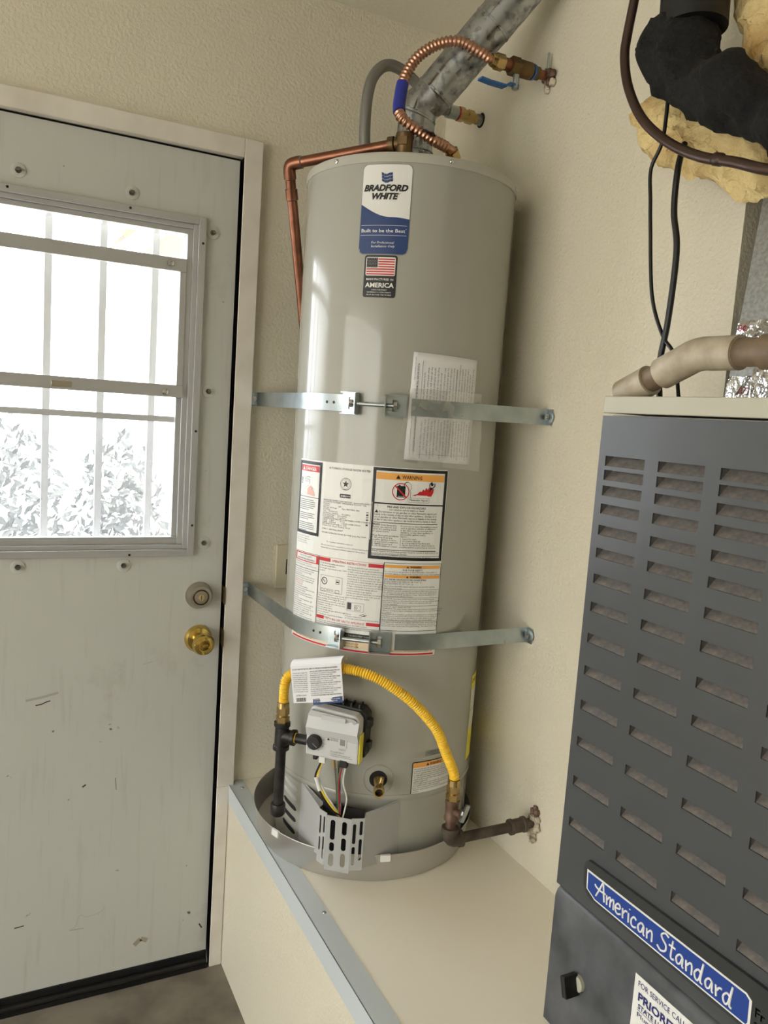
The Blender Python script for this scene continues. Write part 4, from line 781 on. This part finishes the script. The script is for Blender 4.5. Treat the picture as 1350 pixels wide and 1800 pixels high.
# ------------------------------------------------------------------ water connections and vent
vp = thing('vent_pipe', (TX, TY, 1.996), 'galvanized steel flue pipe rising from the heater top', 'vent pipe')
VB = V(TX, TY, 2.145); vd = V(.140, -.1425, .222).normalized(); VE = VB+vd*.045; mid = (V(0,0,1)+vd).normalized()
MB().lathe((TX,TY,1.994), UP, [(0,.062),(.012,.060),(.030,.0405),(.045,.0395),(.100,.0390)], 40).build('draft_hood', 'galvanized', vp, True)
MB().tube([V(TX,TY,2.085), VB-V(0,0,.028), VB-V(0,0,.012)+mid*.002, VB+mid*.012], .0405, 40).build('elbow_gore', 'galvanized', vp, True)
MB().tube([VB-V(0,0,.004), VB+mid*.018, VB+vd*.042, VE+vd*.025], .0412, 40).build('elbow_gore', 'galvanized', vp, True)
for q, ax in ((V(TX,TY,2.094), V(0,0,1)), (VB+V(0,0,-.004), mid), (VE+vd*.012, (vd*1.6+mid*.2).normalized()), (VE+vd*.185, vd)): MB().lathe(q, ax, [(-.004,.041),(-.002,.0445),(.002,.0445),(.004,.041)], 40).build('seam_bead', 'galvanized', vp, True)
MB().cyl(VE+vd*.012, VE+vd*.36, .0432, n=40).build('pipe_section', 'galvanized', vp, True)
MB().obox(VE+vd*.24+V(-.72,-.70,.0).normalized()*.0432, vd, vd.cross(V(-.72,-.70,0).normalized()).normalized(), V(-.72,-.70,0).normalized(), .055, .0016, .0012).build('lock_seam', 'galvanized', vp)
MB().lathe((TX,TY,2.062), UP, [(0,.0400),(.001,.0415),(.003,.0415),(.004,.0400)], 40).build('hood_joint', 'galvanized', vp, True)
# cold side: ball valve on the wall + copper flex
cv = thing('ball_valve', (0, -.448, 2.2375), 'brass ball valve with blue lever handle on the wall', 'valve')
wv = V(0, -.448, 2.236); xd = V(-1, 0, -.01).normalized()
def along(s, p=wv, d=xd): return p+d*s
MB().cyl(along(-.001), along(.038), .0098, n=20).build('stub_pipe', 'copper', cv, True)
MB().lathe(along(.034), xd, [(0,.0098),(0,.0135),(.014,.0135),(.017,.0125),(.021,.0172),(.052,.0172),(.056,.0155),(.060,.0150),(.060,.010)], 22).build('valve_body', 'old_brass', cv, True)
MB().hexnut(along(.086), along(.106), .0190).build('hex_end', 'old_brass', cv); MB().lathe(along(.046), xd, [(0,.0136),(.0,.0160),(.005,.0164),(.005,.0136)], 20).build('blue_tape', 'handle_blue', cv)
sp_ = along(.090)+V(0,-.002,0); MB().cyl(sp_-V(0,0,.010), sp_-V(0,0,.036), .0068, n=16).hexnut(sp_-V(0,0,.036), sp_-V(0,0,.045), .0078).build('stem', 'zinc', cv, True)
hd = [sp_+V(.004,0,-.037), sp_+V(-.016,0,-.038), sp_+V(-.028,0,-.046), sp_+V(-.064,0,-.046), sp_+V(-.088,0,-.044)]
t = MB()
for a, b, w, m in zip(hd, hd[1:], (.006, .0075, .0095, .0090), 'zzzz'):
    d = (b-a); L = d.length; d.normalize(); sd_ = d.cross(V(0,0,1)).normalized(); t.obox((a+b)/2, d, sd_, d.cross(sd_), L/2+.001, w, .0024)
t.build('lever', 'handle_blue', cv, bevel=.001)
MB().cyl(along(.104), along(.126), .0125, n=20).build('adapter', 'copper', cv, True)
rough_patch('rust_clamp', -.004, -.449, 2.234, .015, 'valve_brown', wr, 12, 22); rough_patch('broken_plaster', 0, -.452, 2.222, .014, 'plaster', wr, 31, 10); MB().cyl((-.012,-.452,2.225), (-.012,-.452,2.282), .0028, n=10).build('clamp_rod', 'zinc', wr, True); MB().cyl((-.0012,-.448,2.228), (0,-.448,2.232), .016, n=18).build('wall_hole', 'dark_slot', wr)
cf = thing('copper_flex_line', (-.20, -.40, 2.0), 'corrugated copper water connector with a blue label sleeve', 'water line')
fp = [along(.128), along(.152), V(-.185,-.443,2.246), V(-.222,-.430,2.259), V(-.262,-.410,2.250), V(-.300,-.398,2.220), V(-.322,-.392,2.180), V(-.333,-.398,2.140), V(-.340,-.412,2.100), V(-.331,-.426,2.080), V(-.300,-.433,2.064), V(-.268,-.434,2.054), V(-.235,-.427,2.050), V(-.212,-.418,2.046), V(-.200,-.408,2.030), V(-.196,-.402,2.0)]
fpS = spline(fp, .0014); Lt = sum((b-a).length for a, b in zip(fpS, fpS[1:]))
def flexr(L): return .0098 if (L < .028 or L > Lt-.075) else .0102+.0016*math.cos(2*PI*L/.0085)
MB().tube(fpS, flexr, 20).build('flex_tube', 'copper_flex', cf, True, ang=80)
q = along(.124); MB().hexnut(q, along(.144), .0165).lathe(along(.144), xd, [(0,.0148),(.010,.0120),(.010,.009)], 18).build('union_nut', 'brass', cf)
MB().hexnut(V(-.2165,-.4195,2.0475), V(-.2045,-.4115,2.0370), .0165).build('union_nut', 'brass', cf); MB().cyl(V(-.198,-.404,2.036), V(-.194,-.398,1.996), .0125, n=20).build('dielectric_nipple', 'black_iron', cf, True)
lab = spline(fp, .003); i0 = min(range(len(lab)), key=lambda i: (lab[i]-V(-.3265,-.3935,2.163)).length); i1 = min(range(len(lab)), key=lambda i: (lab[i]-V(-.3415,-.412,2.100)).length)
MB().tube(lab[i0:i1+1], .0128, 18).build('label_sleeve', 'tape_blue', cf, True)
# hot side: braided line + brass fittings
hb = thing('braided_water_line', (-.315, -.225, 1.996), 'grey braided water connector looping behind the flue pipe', 'water line')
bp_ = [V(-.318,-.222,1.996), V(-.322,-.215,2.060), V(-.326,-.211,2.130), V(-.322,-.206,2.200), V(-.306,-.198,2.250), V(-.272,-.188,2.284), V(-.232,-.184,2.286), V(-.190,-.184,2.266), V(-.150,-.186,2.236), V(-.118,-.184,2.226), V(-.098,-.182,2.226)]
MB().tube(spline(bp_, .006), .0128, 18).build('braided_hose', 'braid', hb, True); hx = V(1,.055,0).normalized(); h0 = V(-.100,-.182,2.226)
MB().lathe(h0, hx, [(0,.0128),(0,.0165),(.010,.0165),(.012,.0158),(.026,.0158),(.028,.014),(.028,.01)], 20).build('ferrule', 'zinc', hb, True); MB().lathe(h0+hx*.028, hx, [(0,.0160),(.002,.0165),(.004,.0160)], 18).build('red_washer', 'label_red', hb, True)
MB().hexnut(h0+hx*.030, h0+hx*.046, .0172).cyl(h0+hx*.046, h0+hx*.056, .0145, n=18).hexnut(h0+hx*.056, h0+hx*.074, .0165).cyl(h0+hx*.074, h0+hx*.086, .012, n=18).build('brass_coupling', 'brass', hb); MB().cyl(h0+hx*.084, V(.0,-.1765,2.226), .0128, n=18).build('wall_stub', 'galvanized', hb, True); MB().lathe(V(-.0005,-.1765,2.226), (-1,0,0), [(0,.0175),(.001,.0165),(.001,.0130)], 20).build('pipe_gap', 'dark_slot', hb)
# relief valve + copper discharge pipe
rv = thing('relief_valve', (-.322, -.410, 1.996), 'brown brass relief valve on the heater top', 'valve')
R0 = V(-.322,-.410,2.044); pd = (V(-.459,-.277,2.026)-R0).normalized()
MB().lathe(R0-V(0,0,.048), UP, [(0,.015),(.028,.015),(.030,.0165),(.052,.0165),(.056,.0185),(.066,.0185),(.068,.012),(.068,0)], 22).lathe(R0, pd, [(0,.013),(.020,.013),(.022,.0165),(.034,.0165),(.034,.010)], 20).build('valve_body', 'old_brass', rv, True)
MB().obox(R0+V(.02,-.02,.026), V(1,-.9,-.45).normalized(), V(.45,-.4,.8).normalized(), V(-.67,-.74,0), .035, .0012, .010).build('test_lever', 'black_iron', rv); MB().obox(R0+V(-.012,-.013,.0), V(.73,-.68,0), V(0,0,1), V(-.68,-.73,0), .010, .008, .002).build('name_tag', 'old_brass', rv)
cp = thing('copper_discharge_pipe', (-.50, -.20, 1.72), 'copper discharge pipe with elbow running down behind the heater', 'copper pipe')
ce = V(-.507,-.230,2.010); c0 = R0+pd*.030; c_end = V(-.392,-.095,1.62); dn_ = (c_end-ce).normalized(); hz2 = (c0-ce).normalized()
MB().cyl(c0, ce+hz2*.010, .0111, n=20).build('pipe', 'copper', cp, True); MB().cyl(ce+dn_*.010, c_end, .0111, n=20).build('pipe', 'copper', cp, True)
MB().tube(spline([ce+hz2*.030, ce+hz2*.014, ce+hz2*.003+dn_*.003, ce+dn_*.014, ce+dn_*.030], .003), .0134, 20).build('elbow', 'copper', cp, True)
for q, d in ((ce+hz2*.030, hz2), (ce+dn_*.030, dn_), (ce+dn_*.072, dn_)): MB().lathe(q, d, [(-.0015,.0115),(0,.0138),(.0015,.0115)], 20).build('solder_ring', 'zinc', cp, True)
MB().lathe(ce+dn_*.050, dn_, [(0,.0111),(0,.0132),(.022,.0132),(.022,.0111)], 20).build('coupling', 'copper', cp, True)

# ------------------------------------------------------------------ furnace
FX, FY0, FY1, FZ1 = -.250, -1.0025, -1.4275, 1.5107
fu = thing('furnace', (.1, -1.215, ZP), 'dark grey upright furnace with louvered door beside the heater', 'furnace')
MB().box(FX+.016, .45, FY1, FY0, ZP, FZ1).build('cabinet', 'furnace_trim', fu)
MB().box(FX-.003, .45, FY1-.002, FY0+.001, FZ1+.002, 1.5375).build('top_cap', 'furnace_trim', fu, bevel=.0015)
fr = (V(FX-.0015, FY0, 0), V(0,-1,0), V(0,0,1), V(-1,0,0)); FWd = FY0-FY1
rows = [1.449,1.428,1.4045,1.377,1.3445,1.3095,1.2695,1.2255,1.1765,1.125,1.0695,1.0105,.946,.878]; cols = [.0145+.1055*k for k in range(4)]; LW, LH = .080, .0150
holes = [[(c_, z-LH), (c_+LW, z-LH), (c_+LW, z), (c_, z)] for c_ in cols for z in rows if not (z < .9 and c_ < .05 and False)]
fp_ = plate([(0,.7575),(FWd,.7575),(FWd,1.5085),(0,1.5085)], holes, .003, fr).build('upper_door', 'furnace_paint', fu)
MB().box(FX, FX+.016, FY1, FY1+.003, .7575, 1.5085).box(FX, FX+.016, FY0-.003, FY0, .7575, 1.5085).build('door_edge', 'furnace_trim', fu)
y0 = FY0-cols[0]; z0 = rows[0]; dpt = .014
lv = MB().add([(FX,y0,z0),(FX,y0-LW,z0),(FX+dpt,y0-LW,z0),(FX+dpt,y0,z0),(FX-.001,y0,z0-LH),(FX-.001,y0-LW,z0-LH)], [(0,1,2,3),(3,2,5,4),(0,3,4),(1,5,2)]).build('louver', 'louver_dust', fu, origin=(FX,y0,z0))
for c_ in cols:
    for z in rows:
        if c_ == cols[0] and z == rows[0]: continue
        inst(lv, fu, (FX, FY0-c_, z))
lo = MB(); pr = [(.014,.7525),(.006,.7505),(.0005,.7455),(-.003,.736),(-.003,.520),(.014,.520)]
lo.add([V(FX+a, FY0, b) for a, b in pr]+[V(FX+a, FY1, b) for a, b in pr], [(0,1,2,3,4,5), (11,10,9,8,7,6)]+[(k, k+6, (k+1) % 6+6, (k+1) % 6) for k in range(6)]); lo.build('lower_door', 'furnace_lower', fu, True, ang=50)
def F(y, z, d=.004): return V(FX-d, y, z)
bp2 = [( -y, z) for y, z in ()]
def fplate(pts, d, th, name, m, parent):   # pts (y,z) seen from the front
    return plate([(FY0-y, z) for y, z in pts], [], th, (V(FX-d, FY0, 0), V(0,-1,0), V(0,0,1), V(-1,0,0))).build(name, m, parent)
bdg = fplate([(-1.067,.822),(-1.0685,.830),(-1.0735,.8365),(-1.405,.848),(-1.412,.842),(-1.412,.786),(-1.407,.781),(-1.088,.7795),(-1.075,.785),(-1.068,.796)], .0045, .008, 'badge', 'badge_plate', fu); _b = bdg.modifiers.new('bevel', 'BEVEL'); _b.width = .003; _b.segments = 2; _b.limit_method = 'ANGLE'
fplate([(-1.0745,.8225),(-1.0765,.7925),(-1.096,.7840),(-1.3665,.7860),(-1.3690,.7900),(-1.3680,.8215),(-1.3600,.8265)], .0085, .001, 'badge_border', 'badge_white', bdg)
fplate([(-1.0775,.8195),(-1.0793,.7940),(-1.0970,.7865),(-1.3635,.7885),(-1.3655,.7915),(-1.3645,.8200),(-1.3590,.8238)], .0090, .001, 'badge_field', 'badge_blue', bdg)
GL = {  # handwritten strokes on a unit em: x right, y up
 'A': ([[(0,0),(.18,.45),(.38,1.0),(.42,.96),(.50,.45),(.58,.02)], [(-.12,.62),(-.04,.52),(.25,.46),(.62,.50)]], .70), 'm': ([[(0,.52),(.06,.0)], [(.06,.30),(.18,.52),(.26,.48),(.27,.02)], [(.27,.30),(.40,.54),(.48,.48),(.50,.02)]], .60),
 'e': ([[(.02,.26),(.28,.34),(.30,.50),(.16,.56),(.02,.36),(.06,.08),(.20,.0),(.38,.12)]], .46), 'r': ([[(0,.52),(.06,.0)], [(.06,.28),(.18,.50),(.30,.50)]], .36), 'i': ([[(.02,.52),(.06,.02)], [(.07,.74),(.075,.78)]], .20),
 'c': ([[(.32,.46),(.18,.54),(.03,.34),(.06,.06),(.20,.0),(.36,.10)]], .44), 'a': ([[(.34,.48),(.18,.54),(.02,.30),(.08,.04),(.22,.08),(.34,.46),(.36,.06),(.44,.02)]], .52), 'n': ([[(0,.52),(.06,.0)], [(.06,.30),(.22,.54),(.32,.46),(.34,.02)]], .46),
 'S': ([[(.56,.92),(.36,1.0),(.16,.80),(.26,.60),(.46,.42),(.44,.12),(.20,-.02),(-.02,.12)]], .66), 't': ([[(.14,.92),(.10,.10),(.20,.0),(.30,.06)], [(-.04,.60),(.32,.62)]], .38), 'd': ([[(.34,.46),(.18,.54),(.02,.28),(.10,.02),(.26,.10),(.40,1.0)], [(.40,1.0),(.34,.10),(.46,.0)]], .56), ' ': ([], .22)}
t = MB(); x = 0; em = .0270; wtot = sum(GL[c_][1] for c_ in 'American Standard')
kx = (.2480)/wtot
for ch in 'American Standard':
    for stx in GL[ch][0]:
        pts = [F(-1.0985-(x+px*1.0)*kx, .7935+py*em, .0098) for px, py in stx]; t.tube(spline(pts, .0015) if len(pts) > 2 else pts, .00135, 8)
    x += GL[ch][1]
t.build('badge_lettering', 'badge_white', bdg, True)
def ftext(mb, body, y, z, size, width=None, bold=0., d=.0045, shear=0.):
    vs, fs = text2d(body, size, shear, bold, 2, width); mb.add([F(y-v.x, z+v.y, d) for v in vs], fs)
t = MB(); ftext(t, 'Fr', -1.3735, .8060, .0165, None, .01, .0085); ftext(t, 'S', -1.3735, .7905, .0140, None, .01, .0085); t.build('series_lettering', 'ink_silver', bdg)
stk = fplate([(-1.1845,.7275),(-1.30,.7275),(-1.30,.640),(-1.1845,.640)], .0035, .0006, 'service_sticker', 'label_white', fu)
t = MB(); ftext(t, 'FOR SERVICE CALL', -1.1920, .7130, .0118, .085); ftext(t, 'PRIORITY', -1.1940, .6930, .0170, .080, .03); ftext(t, 'STATE LIC', -1.1955, .6815, .0100, .046, .02); ftext(t, 'Plumbing', -1.1955, .6690, .0100, .048); t.add([F(-1.1945,.6795,.0045),F(-1.28,.6795,.0045),F(-1.28,.6788,.0045),F(-1.1945,.6788,.0045)], [(0,1,2,3)]); t.build('lettering', 'ink_blue', stk)
kb2 = MB().lathe(F(-1.0760,.6335,.003), (-1,0,0), [(0,.0125),(.006,.0125),(.008,.010),(.008,0)], 24).build('selector_base', 'furnace_trim', fu, True)
MB().obox(F(-1.0745,.6325,.020), V(-1,0,0), V(0,.30,1).normalized(), V(0,-1,.30).normalized(), .014, .0165, .0052).build('selector_knob', 'black_plastic', kb2, bevel=.002)
# PVC vent run over the furnace top
pv = thing('pvc_pipe', (-.215, -1.06, 1.5375), 'stained white plastic pipe with elbow across the furnace top', 'pipe')
p1, p2, p3 = V(-.215,-1.006,1.545), V(-.215,-1.136,1.598), V(-.215,-1.40,1.594); d1 = (p2-p1).normalized(); d2 = (p3-p2).normalized()
MB().cyl(p1-d1*.006, p1+d1*.050, .0225, n=28).build('coupling', 'pvc', pv, True); MB().cyl(p1+d1*.045, p2, .0180, n=28).build('pipe', 'pvc_dirty', pv, True); MB().tube(spline([p1+d1*.074, p2-d1*.030, p2-d1*.008, p2+d2*.008, p2+d2*.036, p2+d2*.068], .006), .0228, 28).build('elbow', 'pvc', pv, True)
MB().cyl(p2+d2*.06, p3, .0185, n=28).build('pipe', 'pvc_dirty', pv, True); MB().lathe(p2+d2*.105, d2, [(0,.0185),(0,.0225),(.06,.0225),(.06,.0185)], 24).build('coupling', 'pvc_dirty', pv, True)
# coil plenum with foil tape
pl = thing('sheet_metal_plenum', (.25, -1.24, 1.5375), 'galvanized sheet metal plenum with foil tape above the furnace', 'duct')
pb = MB(); X0, X1 = -.032, .006
pb.add([(X0,-1.03,1.5375),(X0,-1.45,1.5375),(.55,-1.45,1.5375),(.55,-1.03,1.5375),(X1,-1.03,1.90),(X1,-1.45,1.90),(.55,-1.45,1.90),(.55,-1.03,1.90)], [(0,3,2,1),(4,5,6,7),(0,1,5,4),(1,2,6,5),(2,3,7,6),(3,0,4,7)]); pb.build('plenum_body', 'sheet_metal', pl)
def foilq(pts, name): 
    return MB().add(pts, [(0,1,2,3)])
def pface(y, z, off=.002): s = (z-1.5375)/(1.90-1.5375); return V(X0+(X1-X0)*s-off, y, z)
for (ya, yb, za, zb2) in ((-1.030,-1.30,1.630,1.672), (-1.030,-1.12,1.540,1.585), (-1.075,-1.45,1.545,1.600)):
    fo = MB(); vs = []; nx = 10
    for i in range(nx+1):
        for j in range(4): y = ya+(yb-ya)*i/nx; z = za+(zb2-za)*j/3; vs.append(pface(y, z, .002+.0025*noise.noise(Vector((y*60, z*60, 1)))))
    fo.add(vs, [(i*4+j, i*4+j+1, i*4+j+5, i*4+j+4) for i in range(nx) for j in range(3)]); o_ = fo.build('foil_tape', 'foil', pl)
t = MB()
for body, y, z in (('80', -1.036, 1.655), ('07', -1.058, 1.557)):
    vs, fs = text2d(body, .015, 0, 0, 2); t.add([pface(y-v.x, z+v.y, .0065) for v in vs], fs)
t.build('tape_print', 'wire_red', pl)
MB().cyl((X1-.003,-1.043,1.875), (X1-.008,-1.043,1.875), .005, n=12).build('sheet_screw', 'zinc', pl, True)
# fiberglass, foam line, copper line, cords
def lump(mb, pts, amp, sc, seed=0.):
    for v in mb.v: n = noise.noise_vector(v*sc+Vector((seed,seed,seed))); v += n*amp
    return mb
def blanket(outline, x, th, name_seed):
    mb = MB(); n = 22; ys = [q[0] for q in outline]; c_ = Vector((sum(ys)/len(ys), sum(q[1] for q in outline)/len(outline)))
    prev = None
    o2 = []
    for a, b in zip(outline, outline[1:]+outline[:1]):
        for k in range(8): o2.append(Vector(a)*(1-k/8)+Vector(b)*k/8)
    N = len(o2); M = 14; vs = []
    for side in (-1, 1):
        for j in range(M):
            s = 1-j/M
            for q in o2: p_ = c_+(q-c_)*s; vs.append(Vector((x+side*th*.5*math.sqrt(max(0, 1-s**4)), p_.x, p_.y)))
        vs.append(Vector((x+side*th*.5, c_.x, c_.y)))
    blk = M*N+1; fs = []
    for si in (0, 1):
        for j in range(M-1):
            for k in range(N): f = (si*blk+j*N+k, si*blk+j*N+(k+1) % N, si*blk+(j+1)*N+(k+1) % N, si*blk+(j+1)*N+k); fs.append(f if si else tuple(reversed(f)))
        for k in range(N): f = (si*blk+(M-1)*N+k, si*blk+(M-1)*N+(k+1) % N, si*blk+M*N); fs.append(f if si else tuple(reversed(f)))
    mb.add(vs, fs)
    for v in mb.v: v += Vector((noise.noise(v*22+Vector((name_seed,0,0)))*.016, noise.noise(v*30+Vector((0,name_seed,0)))*.010, noise.noise(v*30+Vector((5,0,name_seed)))*.010))+noise.noise_vector(v*75)*.006+noise.noise_vector(v*170)*.003
    return mb
ins = thing('insulation_batt', (-.08, -.95, 1.86), 'torn yellow fiberglass insulation hanging behind the foam covered line', 'insulation')
blanket([(-.815,2.035),(-.868,2.052),(-.94,2.03),(-1.02,2.00),(-1.105,1.93),(-1.112,1.842),(-1.075,1.836),(-.975,1.893),(-.885,1.928),(-.855,1.960)], -.085, .05, 1.).build('lower_batt', 'fiberglass', ins, True)
blanket([(-1.00,2.20),(-1.02,2.10),(-1.045,2.03),(-1.10,1.985),(-1.25,1.98),(-1.25,2.24)], -.075, .06, 4.).build('upper_batt', 'fiberglass', ins, True)
fo = thing('foam_refrigerant_line', (-.16, -1.0, 1.9), 'thick black foam covered refrigerant line bending to the plenum', 'pipe insulation')
b1 = MB().tube([V(-.150,-.988,2.481), V(-.150,-.990,2.30), V(-.150,-.994,2.15), V(-.150,-.997,2.085)], .0490, 30); b1.build('foam_sleeve', 'black_rubber', fo, True)
fpth = spline([V(-.152,-.972,2.100), V(-.155,-.980,2.055), V(-.158,-1.012,2.010), V(-.158,-1.066,1.975), V(-.155,-1.135,1.930), V(-.14,-1.22,1.87), V(-.08,-1.25,1.85)], .006)
b2 = MB().tube(fpth, lambda L: .048+.006*math.sin(L*40)-(.012*max(0, (L-.10)/.15) if L < .25 else .012), 36)
lump(b2, None, .012, 26); lump(b2, None, .004, 90, 3.); b2.build('torn_foam', 'black_foam', fo, True)
MB().cyl((-.14,-.868,2.106), (-.14,-.945,2.086), .0034, n=8).build('hanger_pin', 'black_plastic', fo)
ct = thing('bare_copper_line', (-.2, -1.0, 1.85), 'bare dark copper tube curving down in front of the insulation', 'pipe')
MB().tube(spline([V(-.200,-.945,2.30), V(-.200,-.926,2.175), V(-.200,-.913,2.100), V(-.200,-.911,2.064), V(-.200,-.927,2.013), V(-.200,-.965,1.956), V(-.200,-1.023,1.907), V(-.200,-1.085,1.872), V(-.198,-1.145,1.850), V(-.19,-1.20,1.828), V(-.16,-1.27,1.815), V(-.01,-1.29,1.81)], .008), .0072, 16).build('tube', 'dark_copper', ct, True)
MB().lathe(V(-.1995,-1.118,1.860), V(0,-1,-.36), [(-.008,.0072),(-.006,.0088),(.006,.0088),(.008,.0072)], 16).build('braze_joint', 'dark_copper', ct, True)
c1 = thing('thin_cord', (-.15, -1.05, 1.54), 'thin black cord hanging from the insulation to the furnace top', 'cord')
MB().tube(spline([V(-.15,-.961,2.02), V(-.15,-.959,1.939), V(-.15,-.940,1.900), V(-.15,-.946,1.850), V(-.15,-.952,1.808), V(-.15,-.971,1.701), V(-.15,-1.002,1.638), V(-.15,-1.030,1.606), V(-.15,-1.049,1.538)], .008), .0030, 10).build('cord', 'black_plastic', c1, True)
c2 = thing('thick_cord', (-.15, -1.0, 1.54), 'thicker black cable crossing the thin cord above the furnace', 'cord')
MB().tube(spline([V(-.13,-.985,1.93), V(-.15,-.997,1.888), V(-.15,-.998,1.825), V(-.15,-1.012,1.764), V(-.15,-1.010,1.663), V(-.15,-1.002,1.594), V(-.15,-1.010,1.538)], .008), .0048, 10).build('cable', 'black_plastic', c2, True)
